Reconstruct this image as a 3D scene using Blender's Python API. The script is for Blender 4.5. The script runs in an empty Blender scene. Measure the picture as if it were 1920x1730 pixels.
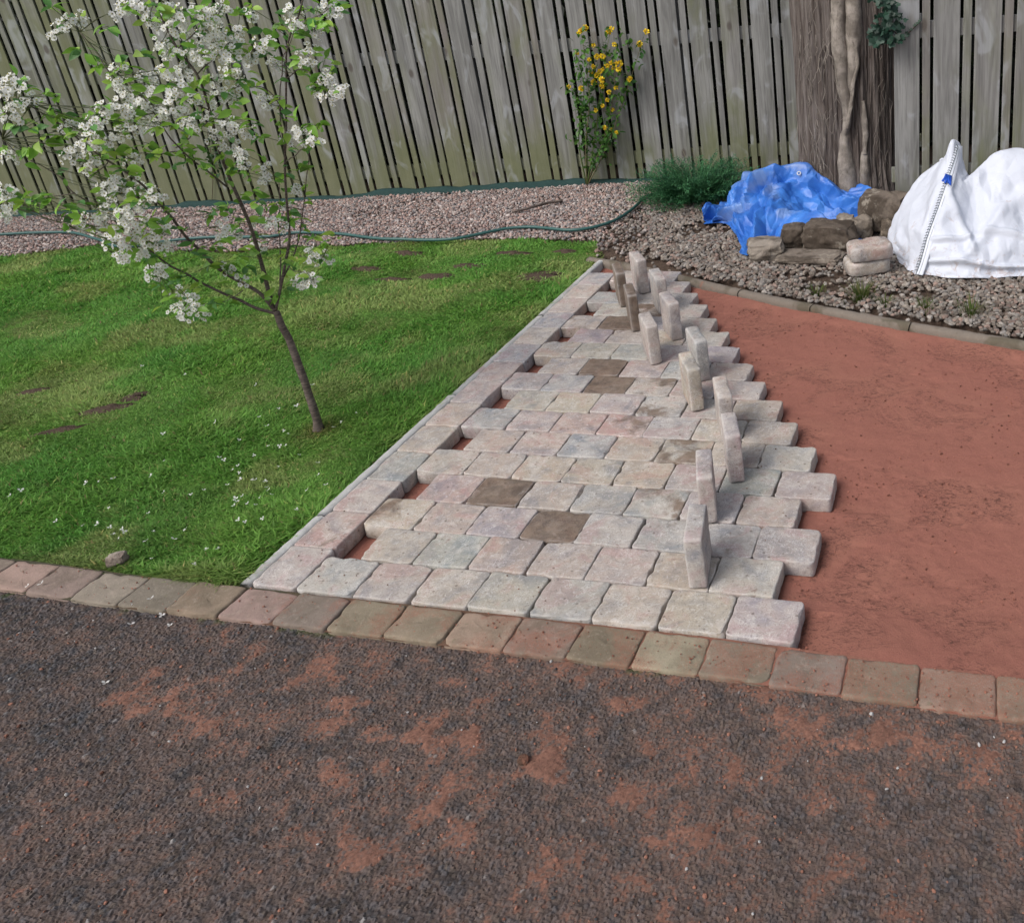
import bpy, math, random
import numpy as np
from mathutils import Matrix, Vector
R = math.radians
rng = np.random.default_rng(7)
random.seed(7)
C = bpy.context.scene.collection
scene = bpy.context.scene

# ------------------------------------------------------------------ camera
F_PX, CX, CY = 1667.86, 1418.07, 613.74
YAW, PIT, ROL = -0.2540, 0.41370, -0.08020
CAM = np.array([2.1261, -1.9006, 1.8432])
FW = np.array([math.sin(YAW)*math.cos(PIT), math.cos(YAW)*math.cos(PIT), -math.sin(PIT)])
_r = np.array([math.cos(YAW), -math.sin(YAW), 0.0]); _u = np.cross(_r, FW)
RT = _r*math.cos(ROL) + _u*math.sin(ROL)
UP = -_r*math.sin(ROL) + _u*math.cos(ROL)
cd = bpy.data.cameras.new('camera'); cam = bpy.data.objects.new('camera', cd); C.objects.link(cam)
cam.matrix_world = Matrix(((RT[0], UP[0], -FW[0], CAM[0]), (RT[1], UP[1], -FW[1], CAM[1]), (RT[2], UP[2], -FW[2], CAM[2]), (0, 0, 0, 1)))
cd.sensor_fit = 'HORIZONTAL'; cd.sensor_width = 36; cd.lens = 36*F_PX/1920
cd.shift_x = (960-CX)/1920; cd.shift_y = -(865-CY)/1920
cd.clip_start = .05; cd.clip_end = 500
scene.camera = cam

# ------------------------------------------------------------------ light
SUN_EL, SUN_AZ = 48, 218          # azimuth: compass style, 0 = +y, 90 = +x
world = bpy.data.worlds.new('World'); scene.world = world; world.use_nodes = True
wn = world.node_tree; wn.nodes.clear()
sky = wn.nodes.new('ShaderNodeTexSky'); sky.sky_type = 'NISHITA'; sky.sun_disc = False
sky.sun_elevation = R(SUN_EL); sky.sun_rotation = R(SUN_AZ); sky.air_density = 1.0; sky.dust_density = 4.0; sky.ozone_density = 1.0
hs = wn.nodes.new('ShaderNodeHueSaturation'); hs.inputs['Saturation'].default_value = .50
bg = wn.nodes.new('ShaderNodeBackground'); bg.inputs[1].default_value = .14
wo = wn.nodes.new('ShaderNodeOutputWorld')
wn.links.new(sky.outputs[0], hs.inputs['Color']); wn.links.new(hs.outputs[0], bg.inputs[0]); wn.links.new(bg.outputs[0], wo.inputs[0])
sl = bpy.data.lights.new('sun', 'SUN'); sl.energy = 1.25; sl.angle = R(30); sl.color = (1, .98, .95)
so = bpy.data.objects.new('sun', sl); C.objects.link(so)
sd = Vector((math.sin(R(SUN_AZ))*math.cos(R(SUN_EL)), math.cos(R(SUN_AZ))*math.cos(R(SUN_EL)), math.sin(R(SUN_EL))))
so.rotation_euler = sd.to_track_quat('Z', 'Y').to_euler(); so.location = (0, 0, 6)
scene.view_settings.view_transform = 'Standard'; scene.view_settings.look = 'None'
scene.view_settings.exposure = 0.35; scene.view_settings.gamma = 1
scene.cycles.max_bounces = 6; scene.cycles.diffuse_bounces = 3; scene.cycles.transparent_max_bounces = 6

# ------------------------------------------------------------------ picture point -> real point
def ray(px, py): return FW + RT*(px-CX)/F_PX - UP*(py-CY)/F_PX
def G(px, py, z=0.0):                     # where a sight line meets the level z
    D = ray(px, py); return CAM + D*(z-CAM[2])/D[2]
def PY(px, py, y):                        # where it meets the upright plane at depth y
    D = ray(px, py); return CAM + D*(y-CAM[1])/D[1]

# ------------------------------------------------------------------ noise
def _h(ix, iy, iz, s):
    h = (ix.astype(np.int64)*374761393 + iy.astype(np.int64)*668265263 + iz.astype(np.int64)*2147483647 + s*1274126177) & 0xFFFFFFFF
    h = ((h ^ (h >> 13))*1274126177) & 0xFFFFFFFF
    h = ((h ^ (h >> 16))*2246822519) & 0xFFFFFFFF
    return ((h ^ (h >> 15)) & 0xFFFFFF)/float(0xFFFFFF)
def vnoise(p, s=0):
    p = np.asarray(p, float); i = np.floor(p); f = p-i; f = f*f*(3-2*f); i = i.astype(np.int64)
    o = 0
    for dx in (0, 1):
        wx = f[..., 0] if dx else 1-f[..., 0]
        for dy in (0, 1):
            wy = f[..., 1] if dy else 1-f[..., 1]
            for dz in (0, 1):
                wz = f[..., 2] if dz else 1-f[..., 2]
                o = o + wx*wy*wz*_h(i[..., 0]+dx, i[..., 1]+dy, i[..., 2]+dz, s)
    return o
def fbm(p, s=0, oct=4):
    o = 0; a = .5; t = 0
    for k in range(oct):
        o = o + a*vnoise(np.asarray(p)*2**k, s+k*17); t += a; a *= .5
    return o/t
def P3(x, y, z=0.0): return np.stack([x, y, np.zeros_like(x)+z], -1)
def sstep(a, b, x): t = np.clip((x-a)/(b-a), 0, 1); return t*t*(3-2*t)

# ------------------------------------------------------------------ object helpers
def mesh(name, V, Fs, mat, parent=None, smooth=True, col=None):
    V = np.asarray(V, np.float32)
    if not isinstance(Fs, (list, tuple)): Fs = [Fs]
    Fs = [np.asarray(f, np.int32) for f in Fs if len(f)]
    me = bpy.data.meshes.new(name)
    me.vertices.add(len(V)); me.vertices.foreach_set('co', V.ravel())
    lv = np.concatenate([f.ravel() for f in Fs]); tot = np.concatenate([np.full(len(f), f.shape[1], np.int32) for f in Fs])
    st = np.concatenate([[0], np.cumsum(tot)[:-1]]).astype(np.int32)
    me.loops.add(len(lv)); me.loops.foreach_set('vertex_index', lv)
    me.polygons.add(len(tot)); me.polygons.foreach_set('loop_start', st); me.polygons.foreach_set('loop_total', tot)
    me.polygons.foreach_set('use_smooth', np.full(len(tot), smooth))
    if col is not None:
        at = me.attributes.new('Col', 'FLOAT_COLOR', 'POINT')
        c = np.ones((len(V), 4), np.float32); c[:, :3] = col; at.data.foreach_set('color', c.ravel())
    me.update(calc_edges=True); me.validate()
    o = bpy.data.objects.new(name, me); C.objects.link(o)
    if mat: me.materials.append(mat)
    if parent: o.parent = parent
    return o
def tag(o, label, cat, group=None, kind=None):
    o['label'] = label; o['category'] = cat
    if group: o['group'] = group
    if kind: o['kind'] = kind
    return o
def struct(o): o['kind'] = 'structure'; return o
def empty(name, loc, label, cat, group=None, rz=0):
    o = bpy.data.objects.new(name, None); C.objects.link(o); o.location = loc; o.rotation_euler = (0, 0, rz)
    o.empty_display_size = .1
    return tag(o, label, cat, group)
class MB:
    def __init__(s): s.V = []; s.F = {}; s.n = 0; s.c = []
    def add(s, V, Fs, col=None):
        V = np.asarray(V, float)
        for f in (Fs if isinstance(Fs, list) else [Fs]):
            f = np.asarray(f)
            if len(f): s.F.setdefault(f.shape[1], []).append(f+s.n)
        s.V.append(V); s.n += len(V)
        s.c.append(np.broadcast_to(np.asarray(col if col is not None else (1, 1, 1), float), (len(V), 3)))
    def build(s, name, mat, parent=None, smooth=True, color=False):
        return mesh(name, np.concatenate(s.V), [np.concatenate(f) for f in s.F.values()], mat, parent, smooth, np.concatenate(s.c) if color else None)
def gridF(nu, nv, cu=False):
    a = np.arange(nu if cu else nu-1)[:, None]; b = np.arange(nv-1)[None]
    a2 = (a+1) % nu
    return np.stack([a*nv+b, a2*nv+b, a2*nv+b+1, a*nv+b+1], -1).reshape(-1, 4)
def tubeVF(pts, rad, n=8, flat=1.0):
    pts = np.asarray(pts, float); rad = np.broadcast_to(np.asarray(rad, float), (len(pts),))
    T = np.gradient(pts, axis=0); T /= np.linalg.norm(T, axis=1)[:, None]+1e-9
    up = np.array([0.13, .37, .92]); up = up if abs(T[0]@up) < .9 else np.array([1., .1, 0])
    A = np.cross(T, up); A /= np.linalg.norm(A, axis=1)[:, None]+1e-9; B = np.cross(T, A)
    a = np.linspace(0, 2*math.pi, n, endpoint=False)
    V = pts[:, None]+rad[:, None, None]*(A[:, None]*np.cos(a)[None, :, None]+B[:, None]*np.sin(a)[None, :, None]*flat)
    m = len(pts); i = np.arange(m-1)[:, None]; j = np.arange(n)[None]; j2 = (j+1) % n
    Q = np.stack([i*n+j, i*n+j2, (i+1)*n+j2, (i+1)*n+j], -1).reshape(-1, 4)
    V = V.reshape(-1, 3); V = np.concatenate([V, pts[:1], pts[-1:]])
    T1 = np.stack([np.full(n, m*n), (np.arange(n)+1) % n, np.arange(n)], -1)
    T2 = np.stack([np.full(n, m*n+1), (m-1)*n+np.arange(n), (m-1)*n+(np.arange(n)+1) % n], -1)
    return V, [Q, np.concatenate([T1, T2])]
def spline(pts, n):
    pts = np.asarray(pts, float); d = np.r_[0, np.cumsum(np.linalg.norm(np.diff(pts, axis=0), axis=1))]
    t = np.linspace(0, d[-1], n); p = np.concatenate([[2*pts[0]-pts[1]], pts, [2*pts[-1]-pts[-2]]])
    k = np.clip(np.searchsorted(d, t, 'right')-1, 0, len(pts)-2); u = ((t-d[k])/(d[k+1]-d[k]+1e-9))[:, None]
    a, b, c, e = p[k], p[k+1], p[k+2], p[k+3]
    return .5*((2*b)+(-a+c)*u+(2*a-5*b+4*c-e)*u**2+(-a+3*b-3*c+e)*u**3)
def tps(src, dst, q, lam=1e-6):
    src = np.asarray(src, float); dst = np.asarray(dst, float); n = len(src)
    def K(a, b):
        r2 = ((a[:, None]-b[None])**2).sum(-1); return .5*r2*np.log(r2+1e-12)
    A = np.zeros((n+3, n+3)); A[:n, :n] = K(src, src)+lam*np.eye(n); A[:n, n] = 1; A[:n, n+1:] = src; A[n, :n] = 1; A[n+1:, :n] = src.T
    w = np.linalg.solve(A, np.concatenate([dst, np.zeros((3, dst.shape[1]))]))
    q = np.asarray(q, float)
    return K(q, src)@w[:n]+w[n]+q@w[n+1:]
def boxVF(x0, x1, y0, y1, z0, z1, b=.003, nz=1):
    zs = np.linspace(z0, z1, nz+1); rings = []
    def rg(ins, z): 
        X0, X1, Y0, Y1 = x0+ins, x1-ins, y0+ins, y1-ins
        return np.array([[X0+b, Y0, z], [X1-b, Y0, z], [X1, Y0+b, z], [X1, Y1-b, z], [X1-b, Y1, z], [X0+b, Y1, z], [X0, Y1-b, z], [X0, Y0+b, z]])
    L = [rg(b, z0)]+[rg(0, min(max(z, z0+b), z1-b)) for z in zs]+[rg(b, z1)]
    V = np.concatenate(L); m = len(L); i = np.arange(m-1)[:, None]; j = np.arange(8)[None]; j2 = (j+1) % 8
    Q = np.stack([i*8+j, i*8+j2, (i+1)*8+j2, (i+1)*8+j], -1).reshape(-1, 4)
    return V, [Q, np.array([[7, 6, 5, 4, 3, 2, 1, 0]]), np.array([np.arange(8)+(m-1)*8])]

# ------------------------------------------------------------------ materials
class NT:
    def __init__(s, name):
        s.m = bpy.data.materials.new(name); s.m.use_nodes = True; s.t = s.m.node_tree; s.t.nodes.clear()
        s.out = s.n('ShaderNodeOutputMaterial')
    def n(s, k, **kw):
        nd = s.t.nodes.new(k)
        for a, b in kw.items(): setattr(nd, a, b)
        return nd
    def set(s, sock, v):
        if isinstance(v, bpy.types.NodeSocket): s.t.links.new(v, sock)
        else:
            if hasattr(sock.default_value, '__len__') and not isinstance(v, (tuple, list)): v = (v,)*len(sock.default_value)
            if hasattr(sock.default_value, '__len__') and len(sock.default_value) == 4 and len(v) == 3: v = tuple(v)+(1,)
            sock.default_value = v
    def math(s, op, a, b=0.0, clamp=False):
        nd = s.n('ShaderNodeMath', operation=op, use_clamp=clamp); s.set(nd.inputs[0], a); s.set(nd.inputs[1], b); return nd.outputs[0]
    def vmath(s, op, a, b):
        nd = s.n('ShaderNodeVectorMath', operation=op); s.set(nd.inputs[0], a)
        s.set(nd.inputs['Scale'] if op == 'SCALE' else nd.inputs[1], b); return nd.outputs[0]
    def noise(s, vec, scale, detail=4, rough=.55, dist=0.0, col=False):
        nd = s.n('ShaderNodeTexNoise'); s.set(nd.inputs['Vector'], vec); s.set(nd.inputs['Scale'], scale); s.set(nd.inputs['Detail'], detail); s.set(nd.inputs['Roughness'], rough); s.set(nd.inputs['Distortion'], dist)
        return nd.outputs['Color' if col else 'Fac']
    def vor(s, vec, scale, feat='F1', out='Distance', rnd=1.0):
        nd = s.n('ShaderNodeTexVoronoi', feature=feat); s.set(nd.inputs['Vector'], vec); s.set(nd.inputs['Scale'], scale); s.set(nd.inputs['Randomness'], rnd); return nd.outputs[out]
    def ramp(s, fac, stops, interp='LINEAR'):
        nd = s.n('ShaderNodeValToRGB'); s.set(nd.inputs[0], fac); e = nd.color_ramp.elements; nd.color_ramp.interpolation = interp
        while len(e) < len(stops): e.new(.5)
        for k, (p, c) in enumerate(stops):
            e[k].position = p; e[k].color = (c, c, c, 1) if not hasattr(c, '__len__') else tuple(c)+(1,)
        return nd.outputs[0]
    def step(s, fac, a, b):
        nd = s.n('ShaderNodeMapRange', interpolation_type='SMOOTHSTEP'); s.set(nd.inputs[0], fac); s.set(nd.inputs[1], a); s.set(nd.inputs[2], b); return nd.outputs[0]
    def mix(s, fac, a, b, mode='MIX'):
        nd = s.n('ShaderNodeMix', data_type='RGBA', blend_type=mode); s.set(nd.inputs[0], fac); s.set(nd.inputs[6], a); s.set(nd.inputs[7], b); return nd.outputs[2]
    def bump(s, h, strength=.5, dist=.002, nrm=None):
        nd = s.n('ShaderNodeBump'); s.set(nd.inputs['Height'], h); s.set(nd.inputs['Strength'], strength); s.set(nd.inputs['Distance'], dist)
        if nrm is not None: s.set(nd.inputs['Normal'], nrm)
        return nd.outputs[0]
    def obj(s): return s.n('ShaderNodeTexCoord').outputs['Object']
    def wpos(s): return s.n('ShaderNodeNewGeometry').outputs['Position']
    def oinfo(s, k): return s.n('ShaderNodeObjectInfo').outputs[k]
    def attr(s, name='Col'): return s.n('ShaderNodeAttribute', attribute_name=name).outputs['Color']
    def scaled(s, v, sc):
        nd = s.n('ShaderNodeVectorMath', operation='MULTIPLY'); s.set(nd.inputs[0], v); nd.inputs[1].default_value = sc; return nd.outputs[0]
    def rnd_coord(s, sc=37.0):
        o = s.oinfo('Random'); cb = s.n('ShaderNodeCombineXYZ'); s.set(cb.inputs[0], s.math('MULTIPLY', o, sc)); s.set(cb.inputs[1], s.math('MULTIPLY', o, sc*2.3)); s.set(cb.inputs[2], s.math('MULTIPLY', o, sc*.7))
        return s.vmath('ADD', s.obj(), cb.outputs[0])
    def sep(s, v, k): nd = s.n('ShaderNodeSeparateXYZ'); s.set(nd.inputs[0], v); return nd.outputs[k]
    def fin(s, col, rough=.9, nrm=None, spec=.3, trans=0.0, sheen=0.0):
        p = s.n('ShaderNodeBsdfPrincipled'); s.set(p.inputs['Base Color'], col); s.set(p.inputs['Roughness'], rough); s.set(p.inputs['Specular IOR Level'], spec)
        if nrm is not None: s.set(p.inputs['Normal'], nrm)
        sh = p.outputs[0]
        if trans:
            t = s.n('ShaderNodeBsdfTranslucent'); s.set(t.inputs[0], col); mx = s.n('ShaderNodeMixShader'); s.set(mx.inputs[0], trans)
            s.t.links.new(sh, mx.inputs[1]); s.t.links.new(t.outputs[0], mx.inputs[2]); sh = mx.outputs[0]
        s.t.links.new(sh, s.out.inputs[0]); return s.m

SAND = (.285, .114, .080)
def m_paver():
    s = NT('tumbled_paving'); v = s.rnd_coord(); base = s.oinfo('Color')
    n1 = s.noise(v, 8, 4, .6, .8); n2 = s.noise(s.vmath('ADD', v, (9, 4, 2)), 6.5, 4, .6, .8)
    tint = s.ramp(n1, [(.35, (.21, .22, .24)), (.44, (.34, .315, .29)), (.54, (.42, .36, .30)), (.61, (.40, .27, .24))])
    c = s.mix(.50, base, tint)
    c = s.mix(s.math('MULTIPLY', s.step(n2, .52, .66), .45), c, (.50, .455, .41))
    c = s.mix(s.math('MULTIPLY', s.step(n2, .48, .34), .40), c, (.195, .19, .20))
    # fine salt bloom, drag marks, pits
    f = s.noise(v, 52, 6, .78, .8); c = s.mix(s.math('MULTIPLY', s.step(f, .52, .64), .50), c, (.60, .565, .54))
    c = s.mix(s.math('MULTIPLY', s.step(f, .46, .36), .40), c, (.17, .15, .14))
    ms = s.step(s.noise(v, 9, 2), .48, .62)
    for k, (sc, dist) in enumerate((((1.5, .3, .7), 2.0), ((.4, 1.5, .8), 2.6))):
        ln = s.noise(s.scaled(s.vmath('ADD', v, (k*5.0, 2, 1)), sc), 60, 3, .6, dist); ln = s.math('ABSOLUTE', s.math('SUBTRACT', ln, .5))
        c = s.mix(s.math('MULTIPLY', s.math('MULTIPLY', s.step(ln, .022, .004), ms), .55), c, (.68, .65, .62))
    sp = s.noise(v, 200, 3, .7); c = s.mix(s.math('MULTIPLY', s.step(sp, .42, .30), .65), c, (.10, .085, .08))
    c = s.mix(s.math('MULTIPLY', s.step(s.vor(s.vmath('ADD', v, (1.3, .4, 2)), 21), .13, .07), .6), c, (.12, .085, .07))
    # damp earth stain; alpha says how clean the block is
    al = s.oinfo('Alpha'); ns = s.noise(s.vmath('ADD', v, (3, 7, 1)), 7.5, 4, .6, .5)
    fs = s.math('SUBTRACT', s.math('MULTIPLY', s.math('SUBTRACT', ns, .25), 2.0), al)
    fs = s.math('MULTIPLY', s.step(fs, -.14, .16), s.math('MULTIPLY_ADD', s.noise(v, 40, 4, .7), .5)); fs.node.inputs[1].links[0].from_node.inputs[2].default_value = .68
    br = s.mix(s.step(s.noise(v, 15, 6, .75, .6), .32, .68), (.095, .066, .048), (.215, .155, .115))
    c = s.mix(s.math('MULTIPLY', fs, .90), c, br)
    cr = s.noise(s.vmath('ADD', v, (1, 2, 8)), 19, 4, .65); c = s.mix(s.math('MULTIPLY', s.step(cr, .66, .73), .6), c, (.18, .10, .08))
    pt = s.n('ShaderNodeNewGeometry').outputs['Pointiness']; c = s.mix(s.math('MULTIPLY', s.step(pt, .51, .58), .40), c, (.60, .58, .57))
    h = s.math('ADD', s.math('MULTIPLY', f, 1.2), s.math('MULTIPLY', sp, .5))
    return s.fin(c, .93, s.bump(h, .8, .0045), .22)
def m_edging():
    s = NT('weathered_edging'); v = s.rnd_coord(); w = s.wpos(); base = s.oinfo('Color')
    n = s.noise(v, 9, 5, .6, .4); c = s.mix(s.step(n, .35, .7), base, s.mix(.5, base, (.095, .080, .055)))
    c = s.mix(s.math('MULTIPLY', s.step(s.noise(v, 60, 5, .7), .52, .68), .28), c, (.40, .33, .27))
    x = s.sep(w, 0); amt = s.math('MULTIPLY_ADD', x, .085); amt.node.inputs[2].default_value = -.02
    d = s.math('ADD', s.noise(w, 7, 5, .65, .3), amt); d = s.step(s.math('ADD', d, s.math('MULTIPLY', s.math('SUBTRACT', s.noise(w, 70, 4, .7), .5), .30)), .50, .70)
    g = s.noise(w, 240, 2, .6); d = s.math('MULTIPLY', d, s.step(g, .34, .54))
    c = s.mix(s.math('MULTIPLY', d, .52), c, s.mix(s.noise(w, 150, 3), (.24, .09, .055), SAND))
    m = s.step(s.noise(v, 30, 5, .7), .62, .7); c = s.mix(s.math('MULTIPLY', m, .35), c, (.05, .065, .02))
    c = s.mix(s.math('MULTIPLY', s.step(s.noise(v, 280, 3, .7), .40, .28), .5), c, (.06, .05, .04))
    h = s.math('ADD', s.noise(v, 80, 5, .7), s.math('MULTIPLY', s.noise(w, 350, 2), .5))
    return s.fin(c, .95, s.bump(h, .6, .004), .2)
def m_concrete(name, base, dirt=.5, sandy=.5):
    s = NT(name); w = s.wpos(); c = s.mix(s.noise(w, 14, 5, .65), [b*.72 for b in base], base)
    c = s.mix(s.math('MULTIPLY', s.step(s.noise(w, 90, 5, .75), .5, .68), .4), c, [min(1, b*1.25) for b in base])
    c = s.mix(s.math('MULTIPLY', s.step(s.noise(w, 5, 4, .6, .4), .52, .66), dirt), c, (.10, .085, .06))
    c = s.mix(s.math('MULTIPLY', s.step(s.noise(s.vmath('ADD', w, (3, 5, 1)), 6, 5, .65), .58, .66), sandy), c, SAND)
    return s.fin(c, .93, s.bump(s.noise(w, 120, 5, .7), .5, .004), .25)
def m_sand():
    s = NT('red_sand'); w = s.wpos()
    g = s.noise(w, 420, 3, .7); c = s.mix(s.math('ADD', s.math('MULTIPLY', g, .6), s.math('MULTIPLY', s.noise(w, 130, 3, .8), .4)), (.160, .062, .046), (.385, .164, .124))
    c = s.mix(s.math('MULTIPLY', s.step(s.noise(w, 3.2, 5, .6, .5), .42, .68), .4), c, (.325, .148, .105))
    k = s.noise(s.scaled(w, (1, 1.9, 1)), 34, 6, .8, 1.6); ma = s.step(s.noise(w, 3.3, 5, .65, .6), .47, .60)
    c = s.mix(s.math('MULTIPLY', s.math('MULTIPLY', s.step(k, .49, .60), ma), .80), c, (.095, .044, .036))
    c = s.mix(s.math('MULTIPLY', s.step(s.noise(w, 120, 3, .7), .64, .74), .6), c, (.10, .05, .038))
    h = s.math('ADD', s.math('MULTIPLY', s.noise(w, 300, 4, .75), .5), s.math('MULTIPLY', k, s.math('MULTIPLY', ma, .7)))
    h = s.math('ADD', h, s.math('MULTIPLY', s.noise(w, 60, 5, .75), .7)); return s.fin(c, .97, s.bump(h, .9, .006), .12)
def m_attr(name, rough=.9, spec=.25, bump=0, bscale=100, trans=0.0, var=0.0):
    s = NT(name); c = s.attr()
    nrm = None; w = s.wpos()
    if var: c = s.mix(var, c, s.mix(s.noise(w, bscale*.6, 4, .7), (0, 0, 0), (1, 1, 1)), 'SOFT_LIGHT')
    if bump: nrm = s.bump(s.noise(w, bscale, 4, .7), bump, .003)
    return s.fin(c, rough, nrm, spec, trans)
def m_wood():
    s = NT('weathered_fence_wood'); v = s.rnd_coord(11.0); o = s.obj(); w = s.wpos(); r = s.oinfo('Random')
    g = s.noise(s.scaled(v, (1, 1, .035)), 85, 5, .65, .35); g2 = s.noise(s.scaled(v, (1, 1, .08)), 16, 4, .6, .8)
    c = s.mix(s.step(g2, .3, .72), (.155, .152, .146), (.285, .282, .272))
    c = s.mix(s.math('MULTIPLY', s.step(r, .55, .95), .45), c, (.235, .195, .180))
    c = s.mix(s.math('MULTIPLY', s.step(g, .52, .36), .38), c, (.085, .083, .083))
    # green algae: stronger near the ground, plus streaks and blotches
    z = s.sep(w, 2); low = s.step(z, .75, .0); lf = s.step(s.sep(w, 0), -1.0, -6.5)
    bl = s.noise(s.scaled(v, (1, 1, .4)), 5, 4, .6, .5); st = s.noise(s.scaled(v, (1, 1, .06)), 11, 3, .6)
    a = s.math('ADD', s.math('MULTIPLY', low, .30), s.math('ADD', s.math('MULTIPLY', bl, .70), s.math('MULTIPLY', st, .36)))
    a = s.math('SUBTRACT', s.math('ADD', a, s.math('MULTIPLY', s.math('SUBTRACT', r, .5), .22)), .13)
    a = s.math('ADD', a, s.math('MULTIPLY', lf, .26))
    a = s.step(a, .34, .76)
    gc = s.mix(s.noise(v, 9, 3), (.105, .122, .050), (.185, .192, .098))
    c = s.mix(s.math('MULTIPLY', a, .80), c, gc)
    # silvery weathered patches, knots
    c = s.mix(s.math('MULTIPLY', s.step(s.noise(s.scaled(v, (1, 1, .5)), 7, 3, .5, 1.0), .56, .70), .45), c, (.38, .395, .42))
    k = s.vor(s.scaled(v, (1, 1, .55)), 4.2); c = s.mix(s.math('MULTIPLY', s.step(k, .125, .06), .85), c, (.095, .080, .070))
    h = s.math('ADD', s.math('MULTIPLY', g, 1.0), s.math('MULTIPLY', g2, .5))
    return s.fin(c, .88, s.bump(h, .5, .004), .2)
def m_bark():
    s = NT('fibrous_bark'); v = s.obj()
    f = s.noise(s.scaled(v, (1, 1, .05)), 60, 6, .7, .9); f2 = s.noise(s.scaled(v, (1, 1, .12)), 12, 5, .6, 1.0)
    c = s.mix(s.step(f2, .32, .70), (.098, .078, .068), (.195, .168, .154))
    c = s.mix(s.math('MULTIPLY', s.step(f, .56, .70), .55), c, (.36, .335, .315))
    c = s.mix(s.math('MULTIPLY', s.step(f, .49, .37), .85), c, (.026, .018, .016))
    return s.fin(c, .95, s.bump(s.math('ADD', f, s.math('MULTIPLY', f2, 1.2)), 1.0, .016), .15)
def m_vine():
    s = NT('pale_ivy_stem'); v = s.obj(); f = s.noise(s.scaled(v, (1, 1, .3)), 70, 5, .7, 1.2); f2 = s.noise(v, 14, 4, .6)
    c = s.mix(s.step(f2, .35, .7), (.18, .155, .132), (.34, .30, .262)); c = s.mix(s.math('MULTIPLY', s.step(f, .45, .3), .7), c, (.07, .055, .045))
    return s.fin(c, .92, s.bump(f, .8, .008), .2)
def m_rock():
    s = NT('old_stone'); v = s.rnd_coord(); b = s.oinfo('Color'); n = s.noise(v, 7, 6, .65, .6)
    c = s.mix(s.step(n, .42, .60), b, s.mix(.78, b, (.055, .042, .032)))
    c = s.mix(s.math('MULTIPLY', s.step(s.noise(s.vmath('ADD', v, (4, 1, 2)), 11, 5, .7), .56, .66), .55), c, (.40, .36, .30))
    return s.fin(c, .95, s.bump(s.noise(v, 45, 6, .72), .9, .012), .15)
def m_tarp():
    s = NT('blue_tarpaulin'); v = s.obj(); n = s.noise(v, 5, 4, .6, .4)
    c = s.mix(s.step(n, .35, .7), (.020, .112, .43), (.046, .190, .58))
    c = s.mix(s.math('MULTIPLY', s.step(s.noise(s.vmath('ADD', v, (5, 2, 1)), 2.6, 4, .6, .6), .56, .68), .45), c, (.20, .26, .38))
    d = s.noise(v, 34, 5, .75, 1.4); c = s.mix(s.math('MULTIPLY', s.step(d, .60, .72), .22), c, (.18, .33, .70))
    h = s.math('ADD', s.noise(v, 24, 4, .6, 1.8), s.math('MULTIPLY', s.noise(v, 80, 3, .6), .35))
    return s.fin(c, .42, s.bump(h, .18, .006), .5)
def m_bag():
    s = NT('white_woven_sack'); v = s.obj()
    c = s.mix(s.noise(v, 4, 4, .6), (.555, .585, .665), (.62, .645, .715))
    z = s.sep(v, 2); n = s.noise(v, 16, 6, .75, 1.0); lowf = s.math('MULTIPLY', s.step(z, .22, .0), .10)
    d = s.step(s.math('ADD', n, lowf), .60, .72); c = s.mix(s.math('MULTIPLY', d, .55), c, (.36, .25, .20))
    d2 = s.step(s.noise(s.vmath('ADD', v, (2, 3, 5)), 42, 5, .8, 1.5), .68, .76); c = s.mix(s.math('MULTIPLY', d2, .5), c, (.20, .13, .10))
    wv = s.n('ShaderNodeTexWave', wave_type='BANDS', bands_direction='X'); s.set(wv.inputs['Vector'], v); wv.inputs['Scale'].default_value = 60
    wz = s.n('ShaderNodeTexWave', wave_type='BANDS', bands_direction='Z'); s.set(wz.inputs['Vector'], v); wz.inputs['Scale'].default_value = 60
    cr = s.noise(v, 12, 4, .6, 1.6)
    h = s.math('ADD', s.math('MULTIPLY', s.math('ADD', wv.outputs['Fac'], wz.outputs['Fac']), .06), cr)
    return s.fin(c, .62, s.bump(h, .45, .012), .35, .06)
def m_flat(name, col, rough=.6, spec=.4, n=0.0, scale=30, bump=0.0, trans=0.0):
    s = NT(name); w = s.obj(); c = col; nrm = None
    if n: c = s.mix(s.noise(w, scale, 5, .65), [x*(1-n) for x in col], [min(1, x*(1+n)) for x in col])
    if bump: nrm = s.bump(s.noise(w, scale*2, 4, .65), bump, .003)
    return s.fin(c, rough, nrm, spec, trans)
def m_twig():
    s = NT('cherry_bark'); v = s.obj(); n = s.noise(s.scaled(v, (1, 1, 5)), 28, 4, .65, .4); c = s.mix(s.step(n, .36, .68), (.062, .046, .040), (.150, .118, .100))
    c = s.mix(s.math('MULTIPLY', s.step(s.noise(s.scaled(v, (1, 1, 7)), 60, 2, .5), .62, .70), .6), c, (.24, .20, .165))
    return s.fin(c, .7, s.bump(n, .5, .003), .3)
def m_soil():
    s = NT('dark_soil'); w = s.wpos(); c = s.mix(s.noise(w, 40, 6, .75), (.040, .029, .022), (.150, .105, .080))
    return s.fin(c, .97, s.bump(s.noise(w, 55, 6, .75), .9, .02), .1)
def m_turf():
    s = NT('turf_base'); w = s.wpos(); c = s.mix(s.noise(w, 60, 5, .7), (.045, .10, .020), (.13, .26, .045))
    return s.fin(c, .97, s.bump(s.noise(w, 90, 5, .7), .8, .015), .1)
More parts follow.
